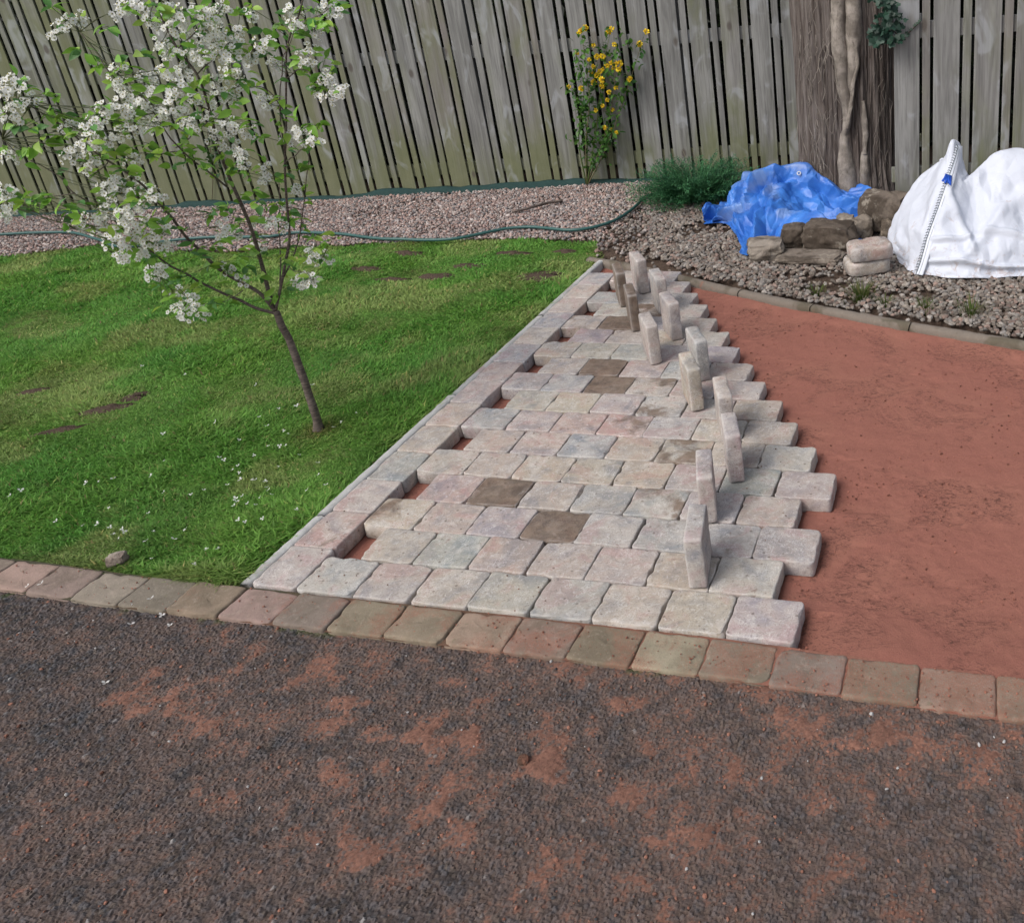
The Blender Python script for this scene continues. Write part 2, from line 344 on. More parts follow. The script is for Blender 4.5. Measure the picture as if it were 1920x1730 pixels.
M = dict(paver=m_paver(), edging=m_edging(), concrete=m_concrete('pale_concrete', (.46, .455, .44), .30, .35), kerb=m_concrete('stained_kerb_concrete', (.205, .172, .142), .9, .6),
         sand=m_sand(), asphalt=m_attr('asphalt_with_spilt_sand', .88, .3, .6, 260, var=.5), gravel=m_attr('gravel_stone', .9, .25, .4, 160, var=.6),
         grass=m_attr('grass_blade', .6, .25, trans=.50), leaf=m_attr('fresh_leaf', .42, .4, trans=.38), petal=m_flat('white_petal', (.90, .89, .86), .6, .2, trans=.48),
         wood=m_wood(), bark=m_bark(), vine=m_vine(), rock=m_rock(), tarp=m_tarp(), bag=m_bag(), soil=m_soil(), turf=m_turf(),
         twig=m_twig(), hose=m_flat('green_hose', (.022, .085, .078), .45, .5, .2, 20),
         membrane=m_flat('green_membrane', (.018, .045, .042), .8, .2, .4, 25, .5), yellow=m_flat('yellow_petal', (.92, .68, .045), .6, .2, .10, 60, trans=.25),
         stitch=m_flat('dark_green_thread', (.010, .035, .040), .8), tape=m_flat('blue_tape', (.012, .075, .45), .6, .3, .2, 60), eyelet=m_flat('dull_metal_ring', (.55, .55, .57), .4, .6),
         hem=m_flat('white_hem', (.62, .645, .71), .65, .3, .06, 20), clod=m_flat('sandy_clod', (.17, .075, .048), .95, .1, .5, 90, .8), stamen=m_flat('flower_centre', (.42, .36, .12), .7))

phi = (1+5**.5)/2
ICO_V = np.array([(-1, phi, 0), (1, phi, 0), (-1, -phi, 0), (1, -phi, 0), (0, -1, phi), (0, 1, phi), (0, -1, -phi), (0, 1, -phi), (phi, 0, -1), (phi, 0, 1), (-phi, 0, -1), (-phi, 0, 1)])/math.sqrt(1+phi*phi)
ICO_F = np.array([(0, 11, 5), (0, 5, 1), (0, 1, 7), (0, 7, 10), (0, 10, 11), (1, 5, 9), (5, 11, 4), (11, 10, 2), (10, 7, 6), (7, 1, 8), (3, 9, 4), (3, 4, 2), (3, 2, 6), (3, 6, 8), (3, 8, 9), (4, 9, 5), (2, 4, 11), (6, 2, 10), (8, 6, 7), (9, 8, 1)])
def rand_rot(g, n):
    q = g.normal(size=(n, 4)); q /= np.linalg.norm(q, axis=1)[:, None]; w, x, y, z = q.T
    return np.stack([np.stack([1-2*(y*y+z*z), 2*(x*y-z*w), 2*(x*z+y*w)], -1), np.stack([2*(x*y+z*w), 1-2*(x*x+z*z), 2*(y*z-x*w)], -1), np.stack([2*(x*z-y*w), 2*(y*z+x*w), 1-2*(x*x+y*y)], -1)], 1)
def stones(name, P, size, cols, seed, flat=.75):
    g = np.random.default_rng(seed); n = len(P); Rm = rand_rot(g, n)
    sc = g.uniform(.7, 1.3, (n, 3)); V = ICO_V[None]*sc[:, None]*(1+g.normal(size=(n, 12, 1))*.16)
    V = np.einsum('nij,nkj->nki', Rm, V); V[..., 2] *= flat; V = V*size[:, None, None]+P[:, None]
    F = (ICO_F[None]+12*np.arange(n)[:, None, None]).reshape(-1, 3)
    return mesh(name, V.reshape(-1, 3), F, M['gravel'], smooth=False, col=np.repeat(cols, 12, 0))

# ================================================================== SETTING
PITX, PITY, T = .2082, .175, .064            # paving pitch and thickness; paving tops lie at z = 0
FD = np.array([1, .16, 0]); FD /= np.linalg.norm(FD); FN = np.array([-FD[1], FD[0], 0]); FP = np.array([0, 5.31, 0])
KERB = spline([(-.30, 3.22, 0), (-.02, 3.12, 0), (.288, 2.972, 0), (.866, 2.682, 0), (1.26, 2.507, 0), (1.83, 2.278, 0), (2.39, 2.085, 0), (2.95, 1.91, 0), (3.6, 1.74, 0), (4.6, 1.52, 0)], 200)
kx, ky = KERB[:, 0], KERB[:, 1]
def kerb_y(x): return np.interp(x, kx, ky)
LAWN_TOP = np.array([(-9, 2.6), (-6.2, 2.95), (-5.2, 3.17), (-4.79, 3.36), (-4.52, 3.46), (-3.84, 3.33), (-3.25, 3.31), (-2.68, 3.41), (-2.11, 3.5), (-1.59, 3.58), (-1.1, 3.61), (-.4, 3.56), (-.22, 3.2)])
def lawn_top(x): return np.interp(x, LAWN_TOP[:, 0], LAWN_TOP[:, 1])

# ground: one sheet to the horizon, lower than everything laid on it
gx = np.array([[-150, -150, -.10], [150, -150, -.10], [150, 150, -.10], [-150, 150, -.10]])
struct(mesh('ground', gx, np.array([[0, 1, 2, 3]]), M['soil']))

# soil bed under the gravel, gently rising to the fence
X, Y = np.meshgrid(np.linspace(-9, 6.5, 310), np.linspace(1.4, 7, 120), indexing='ij')
Z = -.035+.03*(fbm(P3(X, Y)*5, 3)-.5)+.012*fbm(P3(X, Y)*22, 5)
Z -= .09*(sstep(.12, .0, Y-kerb_y(X)-.04)*(X > -.25))+.09*sstep(.1, -.1, Y-lawn_top(X))*(X < -.2)
struct(mesh('gravel_soil', np.stack([X, Y, Z], -1).reshape(-1, 3), gridF(*X.shape), M['soil']))

# red sand bed
X, Y = np.meshgrid(np.linspace(-.17, 4.6, 570), np.linspace(-.07, 3.2, 410), indexing='ij')
edge = np.array([1.68, 1.58, 1.68, 1.58, 1.68, 1.58, 1.47, 1.37, 1.26, 1.16, 1.06, .95, .85, .75, .64, .54, .44, .2, .1])
row = np.clip((Y/PITY).astype(int), 0, 18); de = X-edge[row]
Z = -T+.010+.012*(fbm(P3(X, Y)*3.5, 11)-.5)+.008*(fbm(P3(X, Y)*14, 12)-.5)+.007*(fbm(P3(X, Y)*42, 13)-.5)*sstep(.40, .62, fbm(P3(X, Y)*3.3, 19))+.003*(fbm(P3(X, Y)*45, 13)-.5)
Z += .006*sstep(.02, .25, de)-.010*(de < .0)
yl = Y+.028*sstep(1.3, 2.4, X); Z += .036*sstep(.30, -.012, yl)*sstep(.0, .12, de)-.03*(yl < -.02)                      # banked against the old edging
kd = kerb_y(X)-.035-Y; Z += .012*sstep(.12, 0, kd)
ok = (Y < kerb_y(X)-.02)
V = np.stack([X, Y, Z], -1).reshape(-1, 3); Fq = gridF(*X.shape); Fq = Fq[ok.reshape(-1)[Fq].all(1)]
struct(mesh('sand_bed', V, Fq, M['sand']))

# driveway: rolled stone chips with the sand trodden into it
PATCH = [(640, 1310, 60, 16, .5), (615, 1345, 45, 16, .45), (705, 1365, 22, 16, .4), (760, 1370, 30, 20, .5), (835, 1370, 75, 28, .75), (880, 1395, 35, 20, .4), (1030, 1390, 60, 40, .6), (1010, 1430, 45, 30, .5),
         (830, 1470, 22, 55, .5), (795, 1510, 25, 22, .35), (1010, 1500, 25, 28, .4), (720, 1425, 18, 20, .5), (620, 1440, 25, 20, .4), (680, 1590, 40, 25, .4), (860, 1555, 35, 30, .4), (1170, 1480, 30, 25, .5), (1225, 1395, 22, 14, .4),
         (1170, 1310, 25, 14, .35), (330, 1330, 110, 55, .22), (270, 1300, 55, 26, .35), (220, 1295, 35, 14, .4), (360, 1370, 40, 20, .35), (240, 1250, 40, 20, .3), (490, 1190, 14, 40, .4), (590, 1250, 50, 22, .4), (1500, 1340, 90, 30, .4), (1640, 1370, 90, 25, .45),
         (1460, 1325, 22, 20, .5), (1720, 1400, 40, 18, .4), (1670, 1375, 22, 12, .6), (1820, 1420, 60, 30, .4), (1400, 1420, 60, 30, .3), (1560, 1500, 60, 40, .25), (1060, 1610, 60, 30, .3), (1330, 1560, 60, 30, .25), (420, 1480, 60, 30, .3), (560, 1560, 60, 30, .3), (300, 1590, 50, 26, .25)]
def sand_amount(X, Y):
    m = .125+.055*np.clip(X, -1.2, 3)+.10*sstep(.25, .0, -.14-Y)*sstep(-.3, .6, X)
    m = m+.34*(fbm(P3(X, Y)*3.2, 41, 4)-.5)+.50*(fbm(P3(X, Y)*11, 42, 4)-.5)+.85*(fbm(P3(X, Y)*30, 47, 4)-.5)+.03
    w = P3(X, Y)*9; wx = X+.03*(fbm(w, 43)-.5); wy = Y+.03*(fbm(w+7, 44)-.5)
    nz = fbm(P3(X, Y)*16, 45, 4); nz2 = fbm(P3(X, Y)*34, 46, 3)
    for px, py, rx, ry, a in PATCH:
        g = G(px, py); gx = G(px+rx, py); gy = G(px, py+ry); ax = np.linalg.norm(gx-g); ay = np.linalg.norm(gy-g)
        e = (gx-g)/ax; d0 = (wx-g[0])*e[0]+(wy-g[1])*e[1]; d1 = -(wx-g[0])*e[1]+(wy-g[1])*e[0]
        m = m+a*.95*sstep(1.30, .35, np.sqrt((d0/ax)**2+(d1/ay)**2)+2.6*(nz-.5))*(.35+1.5*(nz2-.15))
    return m
def worley(X, Y, cell, seed):
    px, py = X/cell, Y/cell; ix, iy = np.floor(px), np.floor(py); best = np.full(X.shape, 9.0); bid = np.zeros(X.shape); second = best.copy(); tx = np.zeros(X.shape); ty = tx.copy(); dxy = [tx.copy(), ty.copy()]
    for i in (-1, 0, 1):
        for j in (-1, 0, 1):
            cx, cy = ix+i, iy+j; z = np.zeros_like(cx); h1, h2 = _h(cx, cy, z, seed), _h(cx, cy, z, seed+1)
            dx, dy = px-(cx+.1+.8*h1), py-(cy+.1+.8*h2); an = _h(cx, cy, z, seed+2)*6.28; ca, sa = np.cos(an), np.sin(an)
            u, v = dx*ca+dy*sa, (-dx*sa+dy*ca)*1.22
            d = np.maximum(np.abs(u)*.95, np.abs(v)*.95)*.5+np.sqrt(u*u+v*v)*.5
            c = d < best; second = np.where(c, best, np.minimum(second, d)); best = np.where(c, d, best); bid = np.where(c, _h(cx, cy, z, seed+3), bid); dxy[0] = np.where(c, dx, dxy[0]); dxy[1] = np.where(c, dy, dxy[1])
    return best, second, bid, dxy
def driveway():
    res = .0032
    xs = np.arange(-1.75, 3.75, res); ys = np.arange(-1.32, -.128, res)
    X, Y = np.meshgrid(xs, ys, indexing='ij')
    d, d2, bid, (dx, dy) = worley(X, Y, .0098, 5)
    tilt = (dx*(_h(np.floor(bid*1e6), bid*0, bid*0, 2)-.5)+dy*(_h(np.floor(bid*1e6), bid*0, bid*0, 3)-.5))*.0085
    chip = .0056*(bid*.8+.30)*sstep(.70, .42, d)+tilt*sstep(.7, .5, d)+.0016*(vnoise(P3(X, Y)*300, 8)-.5)
    d3, _, b3, _ = worley(X, Y, .0055, 25); chip = np.maximum(chip, .0024*sstep(.7, .35, d3)*(b3*.9+.2))
    sa = sand_amount(X, Y)
    level = -.0022+.0105*np.clip(sa, 0, 1.05)+.0012*(vnoise(P3(X, Y)*160, 9)-.5)
    Z = np.maximum(chip, level); sd = sstep(-.0012, .0012, level-chip)*sstep(.15, .56, sa)*.92
    dust = sstep(-.35, .50, sa)*(.42+.5*fbm(P3(X, Y)*60, 17, 3))
    g = .018+.066*bid**1.3+.02*(vnoise(P3(X, Y)*200, 4)-.5); tint = _h(np.floor(bid*9e5), bid*0, bid*0, 7)
    chipc = np.stack([g*(1.0+.18*(tint > .75)), g*1.0, g*(1.08-.2*(tint > .75))], -1)
    pale = (bid > .9975); chipc[pale] = (.26, .255, .25)
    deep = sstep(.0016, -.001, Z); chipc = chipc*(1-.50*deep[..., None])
    sc = np.array((.245, .118, .082))*(.62+.55*vnoise(P3(X, Y)*230, 14))[..., None]*(.52+.55*fbm(P3(X, Y)*12, 15))[..., None]
    dc = np.array([.135, .090, .072])
    col = chipc*(1-dust[..., None])+dc*dust[..., None]; col = col*(1-sd[..., None])+sc*sd[..., None]
    moss = sstep(.60, .7, fbm(P3(X, Y)*13, 33))*sstep(.045, .0, -.135-Y); col = col*(1-.7*moss[..., None])+np.array([.045, .07, .012])*.7*moss[..., None]
    Z = Z-.022+.010*(fbm(P3(X, Y)*1.4, 16)-.5)
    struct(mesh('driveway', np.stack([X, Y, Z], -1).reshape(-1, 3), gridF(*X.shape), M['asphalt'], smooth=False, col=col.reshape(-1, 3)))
    # the rest of the drive, beyond what the eye can resolve
    X, Y = np.meshgrid(np.linspace(-9, 12, 120), np.linspace(-9, -.14, 60), indexing='ij'); Z = -.0335+.004*(fbm(P3(X, Y)*3, 2)-.5)
    struct(mesh('driveway_base', np.stack([X, Y, Z], -1).reshape(-1, 3), gridF(*X.shape), M['asphalt'], col=(np.array([.075, .060, .055])*(.5+1.0*fbm(P3(X, Y)*6, 151))[..., None]).reshape(-1, 3)))
driveway()
def crumbs():
    g = np.random.default_rng(91); n = 16000; x = g.uniform(-1.5, 3.7, n); y = g.uniform(-1.25, -.15, n); sa = sand_amount(x, y)
    ok = g.uniform(size=n) < np.clip((sa-.05)*1.1, .03, .8); x, y = x[ok], y[ok]; n = len(x); r = .0018+.0036*g.uniform(size=n)**3; z = -.0165+.010*(fbm(P3(x, y)*1.4, 16)-.5)
    q = g.uniform(size=n); c = np.array((.25, .120, .084))*g.uniform(.5, 1.15, (n, 1)); c[q > .86] = np.array((.05, .05, .052)); c[q > .975] = np.array((.38, .37, .36))
    n2 = 15000; x2 = g.uniform(-.1, 3.2, n2); y2 = .02+g.uniform(size=n2)*2.9; e2 = edge[np.clip((y2/PITY).astype(int), 0, 18)]; de2 = x2-e2; ok = (y2 < kerb_y(x2)-.04)&(de2 > .006)&(g.uniform(size=n2) < np.where(de2 < .08, 1, .22)+.5*(fbm(P3(x2, y2)*4, 92) > .58)); x2, y2 = x2[ok], y2[ok]; m = len(x2)
    r2 = .0013+.0038*g.uniform(size=m)**4; z2 = -T+.0135+.012*(fbm(P3(x2, y2)*3.5, 11)-.5)+.006*(fbm(P3(x2, y2)*14, 12)-.5)+.006*sstep(.02, .25, x2-edge[np.clip((y2/PITY).astype(int), 0, 18)]); c2 = np.array((.26, .105, .074))*g.uniform(.38, 1.25, (m, 1))
    n3 = 800; x3 = g.uniform(-.15, 1.65, n3); y3 = g.uniform(.0, 2.6, n3); ok = (x3 < edge[np.clip((y3/PITY).astype(int), 0, 18)]-.02)&(g.uniform(size=n3) < .15+.9*(fbm(P3(x3, y3)*5, 93) > .56)); x3, y3 = x3[ok], y3[ok]; k = len(x3); r3 = .0012+.0022*g.uniform(size=k)**3; c3 = np.array((.20, .105, .075))*g.uniform(.4, 1.2, (k, 1))
    n4 = 2600; x4 = g.uniform(-1.2, 2.8, n4); y4 = g.uniform(-.15, -.01, n4); ok = g.uniform(size=n4) < .10+.13*np.clip(x4+.3, 0, 3); x4, y4 = x4[ok], y4[ok]; l = len(x4); y4 = y4-.028*sstep(1.3, 2.4, x4); r4 = .0013+.0028*g.uniform(size=l)**3; c4 = np.array((.26, .115, .080))*g.uniform(.6, 1.2, (l, 1))
    P = np.concatenate([np.stack([x, y, z], -1), np.stack([x2, y2, z2], -1), np.stack([x3, y3, np.full(k, .0018)], -1), np.stack([x4, y4, np.full(l, -.002)], -1)])
    o = stones('sand_crumbs', P, np.concatenate([r, r2, r3, r4]), np.concatenate([c, c2, c3, c4]), 94, .8); tag(o, 'loose red sand crumbs and grit scattered over drive, edging and paving', 'sand', kind='stuff')
crumbs()

# lawn soil
X, Y = np.meshgrid(np.linspace(-9, -.215, 220), np.linspace(.012, 3.75, 110), indexing='ij')
def lawn_z(x, y): return -.022+.030*(fbm(P3(x, y)*1.6, 51)-.5)+.016*(fbm(P3(x, y)*6, 52)-.5)-.018*sstep(.05, .0, y)-.012*sstep(-.30, -.21, x)
ok = Y < lawn_top(X)+.04
V = np.stack([X, Y, lawn_z(X, Y)], -1).reshape(-1, 3); Fq = gridF(*X.shape); Fq = Fq[ok.reshape(-1)[Fq].all(1)]
struct(mesh('lawn_soil', V, Fq, M['turf']))

# ================================================================== PAVING
def rr(hx, hy, rc, nc=5, ns=7):
    out = []
    for (sx, sy, a0) in ((1, 1, 0), (-1, 1, 90), (-1, -1, 180), (1, -1, 270)):
        a = np.radians(np.linspace(a0, a0+90, nc)); out.append(np.stack([sx*(hx-rc)+rc*np.cos(a), sy*(hy-rc)+rc*np.sin(a)], -1))
    pts = []
    for k in range(4):
        pts.append(out[k]); a, b = out[k][-1], out[(k+1) % 4][0]; t = np.linspace(0, 1, ns+2)[1:-1, None]; pts.append(a+(b-a)*t)
    return np.concatenate(pts)
def blockVF(lx, ly, T, seed, rc=.014, amp=1.0, er=.55):
    hx, hy = lx/2, ly/2; rings = []
    prof = [(.012, -T), (.003, -T+.002), (0, -T+.008), (0, -T*.55), (0, -.016), (.0006, -.009), (.0022, -.0042), (.0052, -.0012), (.0095, 0), (.020, .0004)]
    for ins, z in prof:
        i = ins*er; o = rr(hx-i, hy-i, max(rc-i*.6, .004)); rings.append(np.c_[o, np.full(len(o), z if z < -.02 else z*er)])
    base = rings[-1].copy()
    for f in (.72, .42, .16): r = base.copy(); r[:, :2] *= f; rings.append(r)
    m = len(rings); n = len(rings[0]); V = np.concatenate(rings+[np.array([[0, 0, .0004], [0, 0, -T]])])
    i = np.arange(m-1)[:, None]; j = np.arange(n)[None]; j2 = (j+1) % n
    Q = np.stack([i*n+j, i*n+j2, (i+1)*n+j2, (i+1)*n+j], -1).reshape(-1, 4); jj = np.arange(n); k2 = (jj+1) % n
    T1 = np.stack([(m-1)*n+jj, (m-1)*n+k2, np.full(n, m*n)], -1); T2 = np.stack([k2, jj, np.full(n, m*n+1)], -1)
    q = V+np.array([seed*3.17, seed*1.71, seed*.93])
    d = np.stack([fbm(q*22+k*50, 60+k, 2)-.5 for k in range(3)], -1)*np.array([.0048, .0048, .0034])*amp
    d += np.stack([vnoise(q*85+k*50, 70+k)-.5 for k in range(3)], -1)*np.array([.0030, .0030, .0016])*amp
    # chipped arrises: where the noise peaks, pull the top edge in
    e = np.clip(1-np.abs(V[:, 2]+.004)/.010, 0, 1)*sstep(.56, .74, fbm(q*28+9, 80, 3)); rad = V[:, :2]/(np.linalg.norm(V[:, :2], axis=1)[:, None]+1e-6)
    d[:, :2] -= rad*(e*.008*amp)[:, None]; d[:, 2] -= e*.004*amp
    return V+d, [Q, np.concatenate([T1, T2])]
PAL = {'buff': (.41, .355, .305), 'pink': (.41, .33, .30), 'grey': (.33, .32, .31), 'pale grey': (.42, .395, .365), 'mauve': (.365, .305, .305), 'bluish grey': (.27, .28, .30), 'rosy': (.40, .275, .25), 'dark brown': (.15, .108, .082), 'brown': (.20, .14, .10), 'sandy': (.41, .34, .27)}
ORD = ['first', 'second', 'third', 'fourth', 'fifth', 'sixth', 'seventh', 'eighth', 'ninth', 'tenth', 'eleventh', 'twelfth', 'thirteenth', 'fourteenth', 'fifteenth', 'sixteenth', 'seventeenth', 'eighteenth', 'nineteenth', 'twentieth', 'twenty-first', 'twenty-second', 'twenty-third', 'twenty-fourth', 'twenty-fifth', 'twenty-sixth']
def paint(o, cname, clean=1.3, jit=.07, pal=PAL):
    c = np.array(pal[cname])*(1+jit*rng.normal(size=3)*.5)*(1+jit*rng.normal()*.6); o.color = (*np.clip(c, .02, .8), clean)
SPEC = {(2, 3): ('dark brown', 0, 'dark damp brown'), (3, 1): ('dark brown', .25, 'dark damp brown'), (8, 2): ('brown', .05, 'plain brown'), (9, 1): ('brown', .05, 'plain brown'), (12, 1): ('brown', .2, 'plain brown'), (12, 0): ('buff', .62, 'brown-edged buff'),
        (2, 0): ('sandy', .70, 'buff oval-stained'), (5, 4): ('sandy', .52, 'half damp sandy'), (6, 3): ('rosy', .70, 'rosy earth-marked'), (7, 3): ('pale grey', .62, 'brown-rimmed pale'), (8, 3): ('buff', .62, 'brown-cornered buff'), (8, 1): ('bluish grey', 1.3, 'bluish grey'),
        (3, 4): ('grey', .80, 'grey stain-smeared'), (2, 6): ('grey', .72, 'grey dirt-cornered'), (2, 5): ('bluish grey', .85, 'bluish'), (4, 7): ('mauve', 1.3, 'mauve and blue'), (2, 7): ('mauve', 1.3, 'mauve'), (3, 6): ('buff', 1.3, 'buff'), (4, 6): ('grey', .86, 'sand-splashed grey'), (5, 7): ('rosy', .95, 'rosy'),
        (2, 1): ('pink', 1.3, 'pink'), (1, 2): ('rosy', 1.3, 'rosy'), (2, 2): ('mauve', 1.3, 'mauve'), (7, 2): ('mauve', 1.3, 'mauve'), (6, 2): ('rosy', 1.3, 'rosy'), (3, 0): ('rosy', 1.3, 'rosy'), (5, 0): ('pink', 1.1, 'pink'), (6, 0): ('bluish grey', 1.2, 'bluish'), (3, 3): ('grey', 1.3, 'grey'), (7, 1): ('sandy', 1.2, 'sandy'),
        (0, 4): ('grey', 1.3, 'grey'), (0, 7): ('mauve', 1.2, 'mauve'), (0, 1): ('pink', 1.3, 'pink'), (0, 6): ('sandy', 1.3, 'sandy'), (3, 5): ('mauve', .8, 'earth-marked mauve'), (14, 0): ('bluish grey', 1.3, 'bluish'), (13, 0): ('pale grey', 1.2, 'pale'), (15, 1): ('mauve', 1.2, 'mauve'), (13, 1): ('dark brown', .45, 'dirt-covered brown'),
        (9, 0): ('pink', 1.1, 'pink'), (10, 0): ('pink', 1.3, 'pink'), (10, 1): ('sandy', 1.3, 'sandy'), (11, 0): ('mauve', 1.3, 'mauve'), (9, 3): ('bluish grey', 1.3, 'bluish'), (4, 3): ('sandy', 1.3, 'sandy'), (5, 2): ('bluish grey', 1.3, 'bluish'), (4, 2): ('sandy', 1.2, 'sandy'), (1, 3): ('pink', 1.3, 'pink'), (1, 6): ('pale grey', 1.3, 'pale')}
NB = [8, 7, 8, 7, 8, 7, 7, 6, 6, 5, 5, 4, 4, 3, 3, 2, 2]
bs = 0
for r, n in enumerate(NB):
    off = 0 if r % 2 == 0 else .53
    for k in range(n):
        last = k == n-1
        x = (k+off+.5)*PITX+.004; y = (r+.5)*PITY
        V, Fs = blockVF(.2062+rng.normal()*.0010, .1733+rng.normal()*.0007, T-.002, bs, rc=rng.uniform(.010, .020)); bs += 1
        o = mesh('paving_block', V, Fs, M['paver'])
        o.location = (x+rng.normal()*.0012, y+rng.normal()*.001, rng.normal()*.0012); o.rotation_euler = (R(rng.normal()*.35), R(rng.normal()*.35), R(rng.normal()*.35))
        if (r, k) in SPEC: cn, cl, word = SPEC[(r, k)]
        else:
            cn = random.choice(['buff', 'buff', 'pink', 'grey', 'pale grey', 'pale grey', 'sandy', 'mauve']); cl = random.choice([1.3, 1.3, 1.2, 1.05, .95]); word = cn
        paint(o, cn, cl)
        end = 'last' if last else ORD[k]
        tag(o, f"{word} laid block, {end} from the lawn side, {ORD[r]} course from the driveway", 'paving block', 'paving blocks laid on the sand')
# border column beside the concrete edging
bcol = [('pale grey', 1.2), ('rosy', .80), ('pink', 1.1), ('grey', 1.3), ('sandy', .70), ('pink', 1.3), ('pink', 1.3), ('pink', 1.3), ('bluish grey', 1.3), ('pink', 1.3), ('bluish grey', 1.3), ('pink', .95), ('pink', .85), ('pale grey', .8), ('mauve', 1.1)]
yb = 0.003
for k, (cn, cl) in enumerate(bcol[:14]):
    L = .2095; V, Fs = blockVF(.172, L-.0015, T-.002, 300+k, rc=rng.uniform(.010, .018))
    o = mesh('paving_block', V, Fs, M['paver']); o.location = (-.0865+rng.normal()*.001, yb+L/2, rng.normal()*.001); yb += L; paint(o, cn, cl)
    wd = {4: 'brown-stained sandy', 1: 'brown-smudged rosy', 12: 'damp-edged pink'}.get(k, cn)
    tag(o, f"{wd} border block along the concrete edging, {ORD[k]} from the driveway", 'paving block', 'border blocks along the concrete edging')

# blocks stood on end along the working edge
STAND = [(1294, 1105, 1325, 1104, 11, .190, 'grey', 1.3, 'grey, orange and pink block on end, closest to the driveway'),
         (1316, 985, 1346, 982, 17, .192, 'mauve', 1.3, 'blue, pink and mauve block on end, just behind the foremost upright'),
         (1368, 908, 1397, 904, 20, .200, 'mauve', .80, 'purple block on end with brown flank, third upright from the driveway'),
         (1353, 830, 1382, 826, 22, .205, 'buff', 1.2, 'buff block on end with a yellowish top, between purple and grey uprights'),
         (1299, 774, 1320, 769, 29, .203, 'sandy', .80, 'brown-flanked greyish block on end with a chipped white top'),
         (1313, 717, 1332, 713, 31, .202, 'bluish grey', 1.3, 'slate-blue block on end beside the chipped brown-flanked upright'),
         (1221, 686, 1242, 682, 31, .204, 'pink', 1.3, 'pale block on end with a raspberry pink front face'),
         (1260, 641, 1282, 636, 33, .204, 'buff', 1.2, 'tall buff and grey block on end behind the pink-faced one'),
         (1186, 623, 1203, 621, 27, .205, 'dark brown', .1, 'slim dark brown block on end, the darkest narrow upright'),
         (1238, 591, 1256, 588, 31, .207, 'grey', 1.3, 'greenish grey block on end left of the sawtooth paving end'),
         (1164, 577, 1180, 575, 28, .203, 'dark brown', .25, 'broad dark brown block on end nearest the lawn'),
         (1200, 551, 1221, 551, 34, .207, 'mauve', 1.05, 'pinkish block on end farthest from the driveway')]
for k, (ax, ay, bx, by, ang, H, cn, cl, lab) in enumerate(STAND):
    g = (G(ax, ay)+G(bx, by))/2; a = R(ang); th = .058 if k not in (8, 10) else .052
    V, Fs = blockVF(H, .190, th, 400+k, rc=.012, er=.65, amp=.7)
    V = np.stack([V[:, 2]+th/2, V[:, 1], V[:, 0]+H/2], -1)                # long side up, thickness across
    Fs = [f[:, ::-1] for f in Fs]
    o = mesh('paving_block', V, Fs, M['paver']); ce = g+np.array([-math.sin(a), math.cos(a), 0])*.093
    o.location = (ce[0], ce[1], .001); o.rotation_euler = (0, 0, a); paint(o, cn, cl)
    tag(o, lab, 'paving block', 'paving blocks stood on end')

# weathered edging along the driveway
EPAL = {'mossy brown': (.225, .178, .138), 'olive brown': (.215, .178, .138), 'pinkish': (.29, .235, .19), 'tan': (.265, .208, .165), 'brown': (.240, .182, .145)}
seq = ['tan', 'pinkish', 'brown', 'pinkish', 'olive brown', 'mossy brown', 'tan', 'mossy brown', 'mossy brown', 'brown', 'tan', 'brown', 'mossy brown', 'pinkish', 'mossy brown', 'olive brown', 'olive brown', 'brown', 'mossy brown', 'brown', 'tan', 'brown', 'mossy brown', 'tan', 'brown', 'tan']
x0 = .030-6*.1995-.1995
nvis = 0
for k, cn in enumerate(seq):
    xl = x0+k*.1995
    xc = xl+.09975; V, Fs = blockVF(.1978, .142, .09, 500+k, rc=.012, amp=1.1, er=.70)
    bow = -.010*(((xc-.6)/1.8)**2)*np.sign(xc-.6) if xc > .6 else .012*((xc-.6)/1.8)**2
    V[:, 1] += -.16*V[:, 0]*0
    o = mesh('edging_block', V, Fs, M['edging']); o.location = (xc, -.079-.028*sstep(1.3, 2.4, xc)+.016*sstep(-.5, -1.2, xc), -.004+rng.normal()*.002); o.rotation_euler = (R(rng.normal()*.6), R(rng.normal()*.6), R(rng.normal()*.7-1.0))
    paint(o, cn, 1, .08, EPAL)
    tag(o, f"{cn} weathered edging block by the asphalt, {ORD[k]} along the row from the lawn end", 'edging block', 'old edging blocks along the driveway')

X, Y = np.meshgrid(np.linspace(-1.35, 3.9, 380), np.linspace(-.150, .0, 14), indexing='ij'); Ys = Y-.028*sstep(1.3, 2.4, X)+.016*sstep(-.5, -1.2, X)
Zj = -.0125+.004*(fbm(P3(X, Y)*30, 141)-.5); fj = np.clip(.25+.4*X+1.2*(fbm(P3(X, Y)*9, 142)-.5), 0, 1)[..., None]
struct(mesh('edging_joint_sand', np.stack([X, Ys, Zj], -1).reshape(-1, 3), gridF(*X.shape), M['gravel'], col=(np.array([.055, .050, .030])*(1-fj)+np.array([.24, .105, .075])*fj).reshape(-1, 3)))

